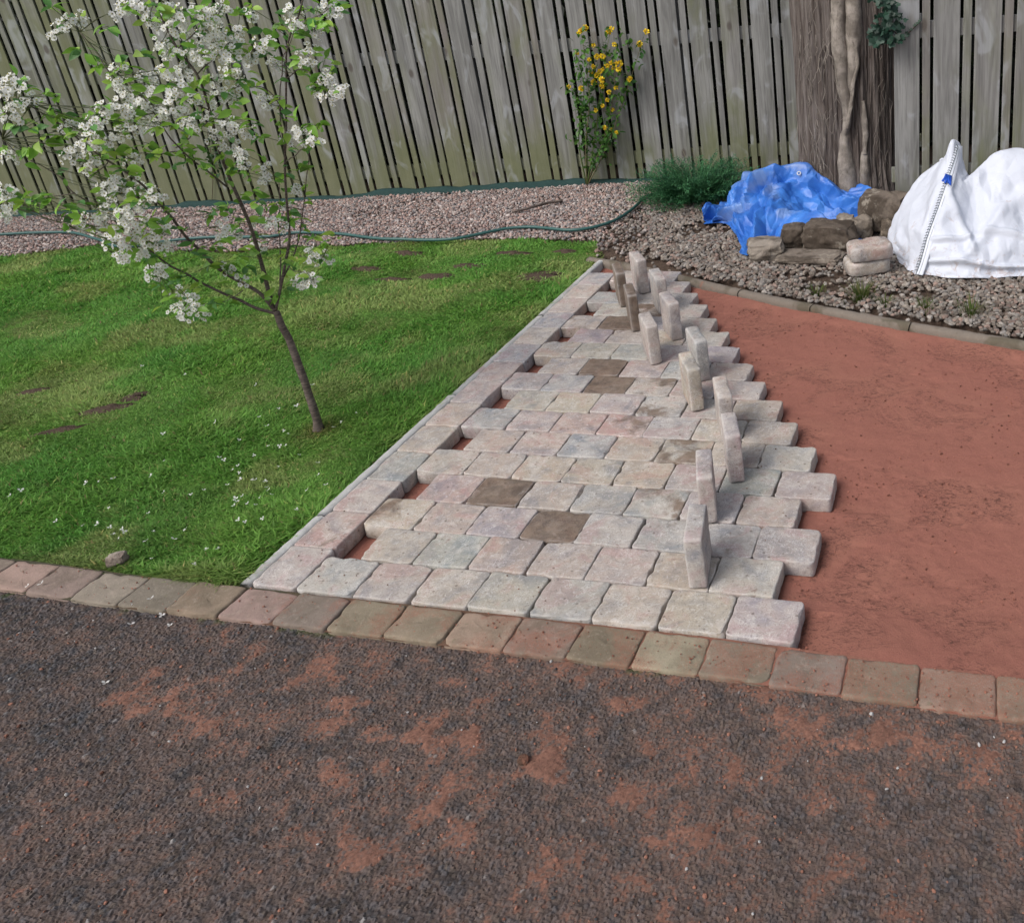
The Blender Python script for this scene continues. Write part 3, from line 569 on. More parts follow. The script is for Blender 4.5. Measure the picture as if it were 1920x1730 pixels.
# pale concrete edging between lawn and paving
EDG = [(.002, .384), (.388, 1.322), (1.328, 2.262), (2.268, 3.17)]
for k, (a, b) in enumerate(EDG):
    n = 40; ys = np.linspace(a, b, n); mb = MB()
    prof = np.array([(-.0205, -.14), (-.0215, -.012), (-.016, -.002), (-.004, .0005), (.010, .0005), (.0185, -.004), (.0205, -.013), (.0205, -.14)])
    dz = [-.002, -.001, -.006, -.004][k]
    V = np.stack([np.repeat(prof[None, :, 0], n, 0)-.1945, np.repeat(ys[:, None], 8, 1), np.repeat(prof[None, :, 1], n, 0)+dz], -1)
    V += (np.stack([vnoise(V*60+i*9, 90+i) for i in range(3)], -1)-.5)*.005; V = V.reshape(-1, 3)
    o = mesh('concrete_edging', V, [gridF(n, 8)[:, ::-1], np.array([np.arange(8)]), np.array([np.arange(8)[::-1]+(n-1)*8])], M['concrete'])
    w = ['short clean pale strip of concrete edging starting at the driveway corner', 'long whitish strip of concrete edging beside the young tree', 'sand-smeared strip of concrete edging, third from the driveway', 'farthest strip of concrete edging ending by the gravel'][k]
    tag(o, w, 'edging strip', 'concrete edging strips along the lawn')

# curved kerb behind the sand
cum = np.r_[0, np.cumsum(np.linalg.norm(np.diff(KERB, axis=0), axis=1))]
ii = [int(np.argmin(np.abs(KERB[:, 0]-x))) for x in (-.30, .862, 1.30, 1.86, 2.50, 4.5)]
KL = ['longest soil-darkened kerb piece behind the standing blocks', 'pale kerb piece in front of the flat brown stone', 'kerb piece with sand on top in front of the stacked pair of blocks', 'kerb piece in front of the white sack', 'kerb piece running off at the right edge of the view']
for k in range(5):
    a, b = ii[k], ii[k+1]; pts = KERB[a:b+1]; L = np.linspace(0, 1, 44); pts = np.stack([np.interp(L, np.linspace(0, 1, len(pts)), pts[:, i]) for i in range(3)], -1)
    t = np.gradient(pts, axis=0); t /= np.linalg.norm(t, axis=1)[:, None]; nrm = np.stack([-t[:, 1], t[:, 0], 0*t[:, 0]], -1)
    pts[0] += t[0]*.003; pts[-1] -= t[-1]*.003
    prof = np.array([(-.031, -.15), (-.032, -.026), (-.029, -.012), (-.020, -.003), (-.006, .001), (.010, .001), (.022, -.004), (.030, -.016), (.031, -.15)]); m = len(prof)
    V = pts[:, None]+nrm[:, None]*prof[None, :, :1]+np.array([0, 0, 1.])*prof[None, :, 1:]
    V[..., 2] += -.004; V += (np.stack([vnoise(V*45+i*9, 95+i) for i in range(3)], -1)-.5)*.007; V = V.reshape(-1, 3)
    o = mesh('kerb_stone', V, [gridF(44, m), np.array([np.arange(m)[::-1]]), np.array([np.arange(m)+43*m])], M['kerb'])
    tag(o, KL[k], 'kerb', 'curved kerb pieces behind the sand')

# ================================================================== FENCES
def fence(name, label, origin, s_boards, s_battens, wb, wn, smin, smax, z0, z1, rails, period_seed, posts):
    f = empty(name, tuple(origin), label, 'fence', None, math.atan2(FD[1], FD[0]))
    rr_ = np.random.default_rng(period_seed)
    for kind, lst, w, dy in (('board', s_boards, wb, 0.0), ('batten', s_battens, wn, .002)):
        for s in lst:
            ww = w+rr_.normal()*.003
            V, Fs = boxVF(-ww/2, ww/2, -.016, 0, 0, z1-z0, .0025, 14)
            V[:, 0] += .004*(vnoise(np.c_[V[:, 2]*1.7+s*9, V[:, 2]*0, V[:, 2]*0], 3)-.5)*2+rr_.normal()*.0014*V[:, 2]
            V[:, 1] += .005*(vnoise(np.c_[V[:, 2]*1.3+s*7, V[:, 2]*0+5, V[:, 2]*0], 4)-.5)
            o = mesh(kind, V, Fs, M['wood'], f, smooth=False); o.location = (s, dy+rr_.normal()*.0015, z0+rr_.normal()*.012)
    for (a, b) in rails:
        V, Fs = boxVF(smin, smax, .004, .048, a, b, .004, 1); mesh('rail', V, Fs, M['wood'], f, smooth=False)
    for s in posts:
        V, Fs = boxVF(s-.05, s+.05, .05, .15, -.05, z1-z0-.1, .005, 4); mesh('post', V, Fs, M['wood'], f, smooth=False)
    return f
bat = [-6.10, -5.87, -5.626, -5.37, -5.22+.0, -4.995, -4.78]
bat = [.598-.2465*k for k in range(12)]
last = bat[-1]
bat += [-2.362, -2.600, -2.823, -3.055, -3.285, -3.50, -3.722, -3.95, -4.18, -4.41, -4.64]
step = .212; cur = -4.64
while cur > -8.2: cur -= step; bat.append(cur)
bat = sorted(bat+[.598+.2465*k for k in (1, 2, 3, 4)])
brd = [(a+b)/2 for a, b in zip(bat[:-1], bat[1:])]
mid = [b-a for a, b in zip(bat[:-1], bat[1:])]
fl = fence('wooden_fence', 'long weathered timber fence with slatted gaps behind gravel and cherry tree', FP, [], bat, .148, .050, bat[0]-.1, 1.75, -.03, 2.05, [(1.085, 1.188), (.132, .238)], 21, [-7.4, -5.6, -3.8, -2.0, -.2, 1.5])
rb = np.random.default_rng(5)
for c, g in zip(brd, mid):
    ww = g-.050-.046+rb.normal()*.003
    V, Fs = boxVF(-ww/2, ww/2, -.016, 0, 0, 2.08, .0025, 14)
    V[:, 0] += .003*(vnoise(np.c_[V[:, 2]*1.7+c*9, V[:, 2]*0, V[:, 2]*0], 3)-.5)*2+rb.normal()*.0014*V[:, 2]
    V[:, 1] += .005*(vnoise(np.c_[V[:, 2]*1.3+c*7, V[:, 2]*0+5, V[:, 2]*0], 4)-.5)
    o = mesh('board', V, Fs, M['wood'], fl, smooth=False); o.location = (c, rb.normal()*.0015, -.03+rb.normal()*.01)
FR = CAM+.78*(FP+1.71*FD-CAM); FR[2] = 0
sR = lambda s: .78*(s-1.71)
fence('wooden_fence', 'nearer mossy timber fence section behind the white sack, right of the thick trunk', FR, [sR(1.628), sR(1.942), sR(2.263), sR(2.585), sR(2.91), sR(3.23), sR(3.55)]+[sR(3.55+.322*k) for k in range(1, 8)], [sR(1.782), sR(2.102), sR(2.424), sR(2.747), sR(3.07), sR(3.39)]+[sR(3.39+.322*k) for k in range(1, 8)], .158, .050, sR(1.50), sR(5.90), -.03, 1.95, [(1.185, 1.285), (.28, .38)], 31, [sR(3.40), sR(5.3)])

# foliage backing added beyond the fence, tall and near black to darken the gaps
def leaf_cloud(n, fn, size, seed, cols):
    g = np.random.default_rng(seed); P = fn(g, n); d = g.normal(size=(n, 3)); d /= np.linalg.norm(d, axis=1)[:, None]
    e = np.cross(d, g.normal(size=(n, 3))); e /= np.linalg.norm(e, axis=1)[:, None]; s = size*g.uniform(.6, 1.3, (n, 1))
    V = np.stack([P-d*s, P+e*s*.45, P+d*s, P-e*s*.45], 1).reshape(-1, 3); F = np.arange(n*4).reshape(-1, 4)
    c = np.array(cols)[g.integers(0, len(cols), n)]*g.uniform(.6, 1.4, (n, 1)); return V, F, np.repeat(c, 4, 0)
def backing_pts(g, n):
    s = g.uniform(-9.5, 7.5, n); z = g.uniform(-.05, 2.7, n); b = np.abs(g.normal(size=n))*.10+.42+.18*vnoise(np.c_[s*2, z*2, z*0], 61)
    return FP+FD*s[:, None]+FN*b[:, None]+np.array([0, 0, 1.])*z[:, None]
mb = MB(); V, F, c = leaf_cloud(22000, backing_pts, .055, 62, [(.012, .022, .008), (.018, .030, .010), (.010, .016, .008)]); mb.add(V, F, c)
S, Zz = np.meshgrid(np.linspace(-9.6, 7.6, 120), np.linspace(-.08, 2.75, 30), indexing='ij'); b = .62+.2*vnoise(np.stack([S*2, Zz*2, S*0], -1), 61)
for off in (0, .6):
    V = FP+FD*S[..., None]+FN*(b+off)[..., None]+np.array([0, 0, 1.])*Zz[..., None]; mb.add(V.reshape(-1, 3), gridF(120, 30), (.006, .009, .005))  # near-black sheets added behind the leaves to keep the gaps dark
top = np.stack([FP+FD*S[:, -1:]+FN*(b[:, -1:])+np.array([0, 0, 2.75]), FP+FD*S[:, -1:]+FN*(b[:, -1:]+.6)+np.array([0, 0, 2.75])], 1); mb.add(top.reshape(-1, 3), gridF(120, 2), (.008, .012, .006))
tag(mb.build('hedge_backing', M['leaf'], color=True, smooth=False), 'near-black evergreen foliage backing added beyond the fence to darken its gaps', 'hedge_backing')

# ================================================================== GRAVEL
def gravel():
    g = np.random.default_rng(3); pitch = .0185
    xs, ys = np.meshgrid(np.arange(-8.6, 4.6, pitch), np.arange(1.55, 5.75, pitch), indexing='ij')
    x = (xs+g.uniform(-.5, .5, xs.shape)*pitch).ravel(); y = (ys+g.uniform(-.5, .5, ys.shape)*pitch).ravel()
    fence_y = FP[1]+FD[1]/FD[0]*x
    fence_y = np.where(x > 1.5, np.minimum(fence_y, FR[1]+(x-FR[0])*.16+.1), fence_y)
    ok = (y < fence_y+.02)&np.where(x < -.22, y > lawn_top(x)+.01+.05*(vnoise(P3(x, y)*9, 4)-.5), y > kerb_y(x)+.05)
    right = sstep(-.9, .2, x)*1.0
    bare = fbm(P3(x, y)*2.6, 66, 4); strip = (x > -.25)*sstep(.24, .05, y-kerb_y(x)); 
    keep = g.uniform(size=len(x)) < np.clip(1.05-.80*strip*sstep(.42, .60, fbm(P3(x, y)*5, 67))-.55*sstep(.54, .68, bare)*right-.30*sstep(.6, .7, bare), .05, 1)*np.where(x > -.2, .85, 1)
    view = (x > -7.2-(5-y)*.2)
    ok &= keep & view; x, y = x[ok], y[ok]; right = right[ok]; n = len(x)
    size = np.where(g.uniform(size=n) < .12, 1.35, 1.0)*(.0096+.0030*right)*g.uniform(.72, 1.3, n)
    z = -.012+.010*g.uniform(size=n)+.02*(fbm(P3(x, y)*5, 3)-.5)
    pal_l = np.array([(.34, .255, .235), (.40, .32, .29), (.30, .285, .285), (.42, .39, .37), (.24, .185, .17), (.20, .20, .21), (.38, .27, .235), (.47, .43, .41), (.36, .30, .28)])
    pal_r = np.array([(.31, .275, .235), (.36, .33, .29), (.26, .235, .21), (.40, .38, .35), (.20, .165, .14), (.33, .25, .215), (.28, .27, .255)])
    c = np.where((g.uniform(size=n) < right)[:, None], pal_r[g.integers(0, len(pal_r), n)], pal_l[g.integers(0, len(pal_l), n)])*g.uniform(.55, 1.2, (n, 1))*np.where(right > .5, .72, .95)[:, None]*np.array([1.03, .97, .94])
    o = stones('gravel', np.stack([x, y, z], -1), size, c, 8); tag(o, 'pinkish grey gravel bed between the lawn and the fence', 'gravel', kind='stuff')
gravel()

# ================================================================== LAWN
SOIL = [(G(200, 762), .14, .05, .55), (G(245, 742), .07, .06, .55), (G(110, 800), .13, .03, .5), (G(820, 512), .14, .07, 0), (G(735, 517), .15, .04, 0), (G(1012, 512), .19, .11, .1), (G(690, 500), .12, .04, 0), (G(880, 492), .14, .06, 0), (G(765, 470), .14, .06, 0), (G(960, 468), .14, .05, 0), (G(1060, 465), .10, .05, 0), (G(60, 725), .10, .03, .5), (G(350, 905), .05, .025, .3), (G(600, 812), .03, .02, 0), (G(470, 850), .06, .02, .4)]
def lawn():
    g = np.random.default_rng(12); n = 290000
    y = .015+3.75*g.uniform(size=n)**1.12; x = -.228-(1.7+1.35*y)*g.uniform(size=n)
    ok = (y < lawn_top(x)+.03*g.normal(size=n)+.02)
    soil = np.zeros(n); wob = .09*(fbm(P3(x, y)*13, 20)-.5)
    for p, a, b, an in SOIL:
        ca, sa = math.cos(an), math.sin(an); u = (x-p[0])*ca+(y-p[1])*sa; v = -(x-p[0])*sa+(y-p[1])*ca
        soil = np.maximum(soil, sstep(1.25, .55, np.sqrt((u/a)**2+(v/b)**2)+wob*14))
    ok &= g.uniform(size=n) > soil*.80
    x, y, soil = x[ok], y[ok], soil[ok]; n = len(x); q = P3(x, y)
    edge = sstep(.14, .0, -.215-x)+.8*sstep(.09, .0, y-.01)
    tuft = fbm(q*2.4, 21, 3); tf2 = fbm(q*9, 22, 3)
    L = (.017+.018*sstep(.35, .7, tuft)+.010*(tf2-.5)*2+.018*edge)*g.uniform(.55, 1.35, n); W = g.uniform(.0022, .0042, n)
    far = sstep(1.2, 3.4, y); W *= 1+.7*far
    az = 6.28*fbm(q*1.7, 23, 2)*1.6+g.normal(size=n)*1.3; lean = np.clip(1.25+.55*g.normal(size=n)+.2*edge, .15, 2.4)
    dx = np.cos(az)*lean; dy = np.sin(az)*lean
    tx = -math.cos(.3)*0+edge*.35; dx = dx+tx*(g.uniform(size=n) < .6); dy = dy-.3*edge*0
    D = np.stack([dx, dy, np.ones(n)], -1); D /= np.linalg.norm(D, axis=1)[:, None]
    S = np.stack([-np.sin(az+g.normal(size=n)*.6), np.cos(az+g.normal(size=n)*.6), np.zeros(n)], -1)*W[:, None]
    B = np.stack([x, y, lawn_z(x, y)-.004], -1); m = B+D*(L*.55)[:, None]; m[:, 2] += L*.06
    D2 = D.copy(); D2[:, :2] *= 1.75; D2[:, 2] *= .75; t = m+D2*(L*.5)[:, None]
    V = np.stack([B-S, B+S, m+S*.8, m-S*.8, t], 1).reshape(-1, 3); k = 5*np.arange(n)[:, None]
    a = fbm(q*1.9, 24, 3); b = vnoise(q*60, 25); r = g.uniform(size=n)
    c0, c1, c2 = np.array([.135, .335, .062]), np.array([.225, .410, .082]), np.array([.36, .410, .15])
    c = c0+(c1-c0)*np.clip(a*1.6-.3+.5*(r-.5), 0, 1)[:, None]; yel = np.clip(sstep(.50, .68, fbm(q*3.1+9, 26, 3))*.65+.35*(r > .93), 0, 1); c = c+(c2-c)*yel[:, None]
    tr = np.exp(-((x-G(592, 805)[0])**2+(y-G(592, 805)[1])**2)/.010); c = c+(np.array([.26, .21, .085])-c)*(tr*.8)[:, None]
    dk = sstep(.5, .3, tuft); c = c*(1-.22*dk)[:, None]; c[r > .985] = (.30, .25, .12)
    c = c*g.uniform(.65, 1.3, (n, 1)); c[(r > .955)&(r < .985)] *= np.array([1.5, 1.15, 1.3])
    o = mesh('grass', V, [np.concatenate([k, k+1, k+2, k+3], 1), np.concatenate([k+3, k+2, k+4], 1)], M['grass'], smooth=True, col=np.repeat(c, 5, 0))
    tag(o, 'patchy green lawn with bare earth scrapes left of the paving', 'grass', kind='stuff')
lawn()
# earth showing in the bare scrapes
mbs = []
for k, (p, a, b, an) in enumerate(SOIL[:12]):
    mb = MB(); r = np.linspace(0, 1, 9)[:, None]; t = np.linspace(0, 2*math.pi, 36, endpoint=False)[None]
    wr = .62+.75*fbm(np.stack([np.cos(t)*1.6+k*5, np.sin(t)*1.6, 0*t], -1), 130, 3); u = a*1.1*r*wr*np.cos(t); v = b*1.1*r*wr*np.sin(t); X = p[0]+u*math.cos(an)-v*math.sin(an); Y = p[1]+u*math.sin(an)+v*math.cos(an)
    w = .06*(fbm(P3(X, Y)*13, 20)-.5)*r; X = X+w; Y = Y+w
    Z = lawn_z(X, Y)+.010*(1-r**2)+.022*(fbm(P3(X, Y)*26, 30)-.45)*(1-r**4)-.004*r
    V = np.stack([X, Y, Z], -1).reshape(-1, 3); q = gridF(9, 36); i = np.arange(8)*36
    wrap = np.stack([i+35, i, i+36, i+71], -1)
    struct(mesh('bare_soil', V, [q, wrap], M['soil']))

# fallen white petals
def petal_mesh():
    mb = MB()
    for k in range(3):
        a = k*2.1; ca, sa = math.cos(a), math.sin(a); b = np.array([[0, 0, 0], [.009, -.006, .003], [.015, 0, .006], [.009, .006, .003]])
        V = np.stack([b[:, 0]*ca-b[:, 1]*sa, b[:, 0]*sa+b[:, 1]*ca, b[:, 2]], -1); mb.add(V, np.array([[0, 1, 2, 3]]))
    return mb
pm = petal_mesh(); p0 = pm.build('fallen_petal', M['petal']); first = True
PET = [(480, 720), (500, 795), (522, 765), (556, 760), (485, 779), (532, 806), (540, 812), (447, 822), (502, 834), (524, 834), (536, 834), (475, 850), (520, 871), (522, 872), (560, 850), (595, 865), (410, 856), (419, 860), (445, 870), (448, 883), (435, 878), (450, 895), (472, 896), (478, 896), (496, 898), (498, 908), (502, 912), (507, 922), (425, 906), (381, 915), (453, 925), (486, 928), (441, 935), (437, 943), (478, 944), (463, 940), (555, 951), (440, 930), (458, 975), (446, 972), (491, 968), (277, 958), (283, 889), (306, 919), (357, 924), (306, 861), (305, 811), (404, 790), (37, 915), (17, 925), (161, 903), (185, 900), (210, 894), (204, 951), (105, 976), (154, 982), (182, 979), (205, 985), (228, 988), (231, 994), (211, 999), (222, 1006), (286, 992), (346, 987), (323, 1005), (271, 1010), (386, 1026), (408, 1026), (363, 1055), (281, 1041), (265, 684), (347, 701), (586, 722), (597, 887), (640, 790), (668, 775), (625, 800), (610, 905), (575, 915)]
def put_petal(p, lab, grp):
    global first
    o = p0 if first else p0.copy()
    if not first: C.objects.link(o)
    first = False; o.location = p; s = rng.uniform(.45, .85); o.scale = (s, s, s); o.rotation_euler = (rng.normal()*.4, rng.normal()*.4, rng.uniform(0, 6.3)); tag(o, lab, 'petal', grp)
for px, py in PET:
    p = G(px, py, .022); put_petal((p[0], p[1], float(lawn_z(p[0:1], p[1:2])[0])+.038), 'small white petal fallen on the lawn around the cherry tree', 'white petals fallen on the lawn')
for px, py in [(52, 1098), (77, 1094), (283, 1122), (251, 1135), (303, 1153), (318, 1172), (197, 1280), (246, 1170)]:
    p = G(px, py, .004); z = .006 if py < 1125 else -.012; p = G(px, py, z); put_petal((p[0], p[1], z), 'small white petal fallen at the left end of the driveway', 'white petals fallen on the drive')

# ================================================================== CHERRY TREE
TB = G(597, 803, -.01); TY = TB[1]
tree = empty('cherry_tree', (TB[0], TB[1], TB[2]), 'young white-flowering cherry tree growing in the lawn', 'tree')
def at_tree(px, py, dy=0.0): return PY(px, py, TY+dy)
def off(V): return V-np.array(TB)
BR = [  # points (px, py, depth offset), start radius, end radius
 ([(599, 812, 0), (590, 775, 0), (575, 728, .01), (555, 672, .02), (535, 622, .03), (518, 585, .03)], .0215, .0165),
 ([(516, 588, .03), (470, 573, .0), (410, 545, -.05), (351, 517, -.10), (315, 495, -.13), (285, 472, -.15), (258, 448, -.17), (232, 425, -.2)], .0105, .004),
 ([(517, 584, .03), (490, 553, .0), (455, 531, -.03), (420, 510, -.06), (385, 482, -.08), (352, 448, -.1), (328, 412, -.12), (300, 383, -.14), (262, 343, -.18), (205, 302, -.22), (150, 260, -.26), (95, 222, -.3), (35, 182, -.35)], .0125, .003),
 ([(516, 582, .03), (505, 553, .05), (493, 505, .06), (475, 440, .05), (452, 385, .03), (430, 335, .02), (412, 282, .0), (392, 207, -.02), (370, 140, -.04), (333, 92, -.05), (305, 40, -.07), (278, -20, -.08)], .0145, .004),
 ([(517, 580, .03), (527, 535, .06), (537, 480, .08), (542, 440, .09), (536, 370, .09), (533, 300, .09), (536, 222, .1), (538, 148, .1), (541, 74, .1), (560, 25, .1), (575, -20, .1)], .0095, .004),
 ([(536, 222, .1), (521, 190, .06), (495, 168, .03), (466, 163, .0), (440, 168, -.02)], .004, .002), ([(541, 90, .1), (515, 82, .05), (480, 76, 0)], .004, .002), ([(534, 305, .09), (552, 292, .06), (572, 276, .02), (590, 260, 0)], .0035, .002),
 ([(531, 520, .07), (555, 470, .12), (566, 400, .16), (575, 335, .18), (580, 280, .2)], .005, .002), ([(526, 540, .06), (526, 470, .15), (522, 405, .18), (525, 340, .2)], .0045, .002), ([(537, 300, .09), (528, 240, .05), (525, 160, .04), (535, 100, .04), (552, 60, .04)], .005, .002),
 ([(425, 350, .02), (395, 325, -.05), (355, 296, -.1), (320, 262, -.15), (288, 211, -.18), (262, 172, -.2), (225, 140, -.22)], .006, .002), ([(400, 272, 0), (340, 283, -.04), (290, 290, -.1), (255, 288, -.15)], .004, .002), ([(330, 278, -.1), (365, 250, -.1), (400, 220, -.1)], .0035, .002),
 ([(238, 430, -.2), (190, 395, -.24), (141, 362, -.28), (95, 320, -.3), (50, 296, -.33), (5, 262, -.36)], .005, .002), ([(140, 362, -.28), (80, 372, -.32), (20, 385, -.36)], .003, .002), ([(205, 302, -.22), (170, 330, -.25), (150, 300, -.26)], .003, .0015),
 ([(300, 383, -.14), (265, 372, -.2), (225, 362, -.25)], .0035, .002), ([(333, 92, -.05), (370, 60, .0), (410, 25, .04), (425, -10, .05)], .004, .002), ([(370, 140, -.04), (410, 100, .04), (445, 60, .08)], .004, .002), ([(351, 517, -.1), (320, 520, -.15), (295, 520, -.18)], .003, .0015), ([(455, 545, -.02), (420, 565, -.08), (370, 572, -.12), (345, 575, -.14)], .0025, .0015),
 ([(392, 207, -.02), (350, 190, -.1), (300, 175, -.14), (240, 180, -.18), (205, 195, -.2)], .0045, .002), ([(289, 211, -.18), (255, 222, -.22), (215, 222, -.26), (170, 235, -.3), (130, 240, -.33)], .0035, .002), ([(150, 60, -.2), (175, 90, -.2), (200, 130, -.2), (240, 170, -.2), (280, 205, -.18)], .003, .002), ([(538, 148, .1), (565, 130, .1), (590, 150, .06), (610, 180, .04)], .0035, .002), ([(541, 60, .1), (585, 35, .08), (625, 15, .06)], .004, .002), ([(537, 500, .07), (560, 510, .02), (585, 512, -.02)], .0025, .0015), ([(540, 470, .08), (575, 482, .05), (605, 480, .02)], .0025, .0015)]
BP = []
for k, (pts, ra, rb_) in enumerate(BR):
    p = np.array([at_tree(*q) for q in pts]); n = max(10, len(pts)*7); q = spline(p, n)
    q += (np.stack([vnoise(np.c_[np.linspace(0, 9, n)+k*13, np.zeros(n)+i*5, np.zeros(n)], 6) for i in range(3)], -1)-.5)*.012*np.linspace(.3, 1, n)[:, None]
    BP.append(q); rad = np.linspace(ra, rb_, n)*(.86 if k == 0 else .64)*(1+.14*(vnoise(np.c_[np.linspace(0, n/3, n)+k*7, np.zeros(n), np.zeros(n)], 9)-.5))
    if k == 0: rad[:6] *= np.array([1.9, 1.6, 1.35, 1.2, 1.1, 1.04])
    V, Fs = tubeVF(off(q), rad, 10 if k < 5 else 6); mesh('trunk' if k == 0 else 'branch', V, Fs, M['twig'], tree)
def leafVF(L, W, curl, fold, g):
    t = np.array([0, .12, .3, .5, .7, .87, 1.0]); w = np.array([.02, .45, .9, 1, .78, .38, .0])*W; m = len(t)
    x = t*L; z = -curl*L*t**2; a = np.stack([x, w, z+fold*w], -1); b = np.stack([x, -w, z+fold*w], -1); c = np.stack([x, 0*w, z], -1)
    V = np.concatenate([a, c, b]); i = np.arange(m-1)
    return V, np.concatenate([np.stack([i, i+1, m+i+1, m+i], -1), np.stack([m+i, m+i+1, 2*m+i+1, 2*m+i], -1)])
def orient(V, d, up, roll):
    d = d/np.linalg.norm(d); s = np.cross(up, d); s /= np.linalg.norm(s)+1e-9; u = np.cross(d, s); c, q = math.cos(roll), math.sin(roll)
    s2 = s*c+u*q; u2 = -s*q+u*c; return V[:, :1]*d+V[:, 1:2]*s2+V[:, 2:3]*u2
BL = [(107, 63), (130, 33), (146, 37), (255, 10), (311, 7), (240, 12), (325, 55), (340, 66), (300, 85), (318, 98), (340, 85), (288, 72), (388, 55), (418, 67), (433, 75), (400, 78), (446, 60), (418, 15), (403, 33), (440, 90), (492, 81), (547, 22), (555, 45), (607, 15), (629, 26), (622, 8), (555, 111), (577, 96), (588, 130), (551, 122), (572, 112), (599, 174), (621, 181), (637, 172), (455, 140), (451, 166), (407, 152), (400, 207), (403, 226), (425, 237), (355, 218), (337, 212), (362, 230), (292, 144), (285, 172), (226, 137), (222, 159), (240, 185), (268, 190), (196, 203), (237, 215), (263, 222), (248, 240), (263, 255), (296, 233), (215, 208), (285, 236), (174, 233), (133, 240), (163, 274), (133, 292), (163, 303), (170, 312), (403, 255), (425, 268), (448, 285), (452, 305), (559, 248), (572, 256), (588, 266), (540, 262), (499, 314), (492, 330), (555, 355), (200, 351), (218, 370), (240, 340), (263, 351), (292, 366), (207, 385), (228, 355), (166, 411), (185, 403), (207, 411), (226, 400), (250, 395), (236, 412), (211, 440), (237, 459), (255, 444), (274, 451), (296, 440), (310, 435), (229, 481), (262, 470), (292, 518), (318, 507), (283, 508), (340, 497), (300, 505), (348, 570), (333, 585), (355, 560), (378, 588), (365, 578), (327, 548), (345, 590), (411, 425), (418, 442), (437, 440), (511, 418), (520, 424), (533, 388), (477, 411), (481, 462), (407, 525), (455, 522), (428, 500), (555, 518), (573, 522), (588, 525), (588, 540), (562, 530), (588, 485), (610, 481), (580, 480), (11, 174), (22, 200), (8, 160), (35, 152), (15, 370), (18, 389), (8, 358), (12, 405), (22, 378), (6, 388), (15, 292), (137, 425), (459, 244), (340, 150), (320, 200), (365, 180), (380, 110), (290, 110), (470, 110), (250, 300), (300, 300), (520, 120), (500, 190), (430, 190), (180, 260), (200, 230), (270, 150), (345, 40), (375, 75), (360, 95), (385, 30), (300, 45), (280, 40), (310, 130), (330, 170), (310, 215), (275, 205), (240, 160), (345, 130), (415, 110), (430, 130), (225, 250), (205, 265), (230, 430), (265, 420), (285, 415), (250, 430), (215, 455), (300, 460), (320, 465), (195, 430), (350, 235), (380, 240), (410, 180), (60, 195), (45, 170), (20, 215), (270, 380), (255, 370), (215, 340), (235, 365), (365, 45), (405, 60), (440, 40), (470, 30), (350, 20), (270, 25), (225, 20), (460, 75), (430, 100), (590, 60), (560, 70), (610, 150), (615, 165)]
allp = np.concatenate(BP[1:]); 
def nearest(p):
    d = np.linalg.norm((allp-p)-np.outer((allp-p)@FW, FW), axis=1); return allp[int(np.argmin(d))]
fl_mb, ce_mb, st_mb = MB(), MB(), MB(); g = np.random.default_rng(77)
def flower(c, n, r):
    n = n/np.linalg.norm(n); e = np.cross(n, [.3, .8, .2]); e /= np.linalg.norm(e); f = np.cross(n, e); a0 = g.uniform(0, 6.3); cup = g.uniform(.1, .55)
    for k in range(5):
        a = a0+k*1.2566; d = e*math.cos(a)+f*math.sin(a); s = -e*math.sin(a)+f*math.cos(a)
        V = np.array([c+d*.0015, c+d*r*.5+s*r*.42+n*r*cup*.45, c+d*r*.97+s*r*.30+n*r*cup, c+d*r*.88+n*r*cup*.95, c+d*r*.97-s*r*.30+n*r*cup, c+d*r*.5-s*r*.42+n*r*cup*.45])
        fl_mb.add(V, np.array([[0, 1, 2, 3], [0, 3, 4, 5]]))
    ce_mb.add(np.array([c+n*.004+e*.0026, c+n*.004+f*.0026, c+n*.004-e*.0026, c+n*.004-f*.0026, c+n*.0075, c]), np.array([[0, 1, 4], [1, 2, 4], [2, 3, 4], [3, 0, 4], [1, 0, 5], [2, 1, 5], [3, 2, 5], [0, 3, 5]]))
leaf_mb = MB(); LC = np.array([(.24, .44, .060), (.17, .36, .050), (.33, .50, .080), (.10, .25, .060), (.21, .41, .055)])
def leaf(p, d, L, rollsd=.9):
    d = np.array(d); d[2] -= .35*np.linalg.norm(d); L = L*.80
    V, F = leafVF(L, L*g.uniform(.21, .29), g.uniform(.1, .5), g.uniform(.15, .5), g)
    V = orient(V, d, np.array([0, 0, 1.]), g.normal()*rollsd)+p; c = LC[g.integers(0, 5)]*g.uniform(.75, 1.25); leaf_mb.add(off(V), F, c)
for px, py in BL:
    if g.uniform() < .15: continue
    b = nearest(at_tree(px, py, 0)); dy = b[1]-TY+g.normal()*.05
    c0 = at_tree(px, py, dy); nf = g.integers(10, 18)
    ax = c0-b+np.array([0, 0, .01]); ax /= np.linalg.norm(ax)+1e-6
    for k in range(nf):
        d = g.normal(size=3); d /= np.linalg.norm(d); c = c0+d*np.array([.034, .034, .030])*g.uniform(.35, 1.15)
        flower(off(c), d*.7+np.array([.15, -.65, .50])+.25*g.normal(size=3), g.uniform(.0090, .0130))
        if k % 2 == 0:
            V, Fs = tubeVF(off(np.array([b*.25+c0*.75-d*.004, (c0+c)/2-np.array([0, 0, .004]), c-d*.002])), .0009, 3); st_mb.add(V, Fs, (.10, .15, .03))
    V, Fs = tubeVF(off(spline(np.array([b, (b+c0)/2+g.normal(size=3)*.008, c0]), 6)), .0013, 4); st_mb.add(V, Fs, (.09, .10, .04))
    for k in range(g.integers(1, 4)):
        d = g.normal(size=3); d[2] = abs(d[2])*.7+.1; leaf(c0+d/np.linalg.norm(d)*.018, d, g.uniform(.040, .066))
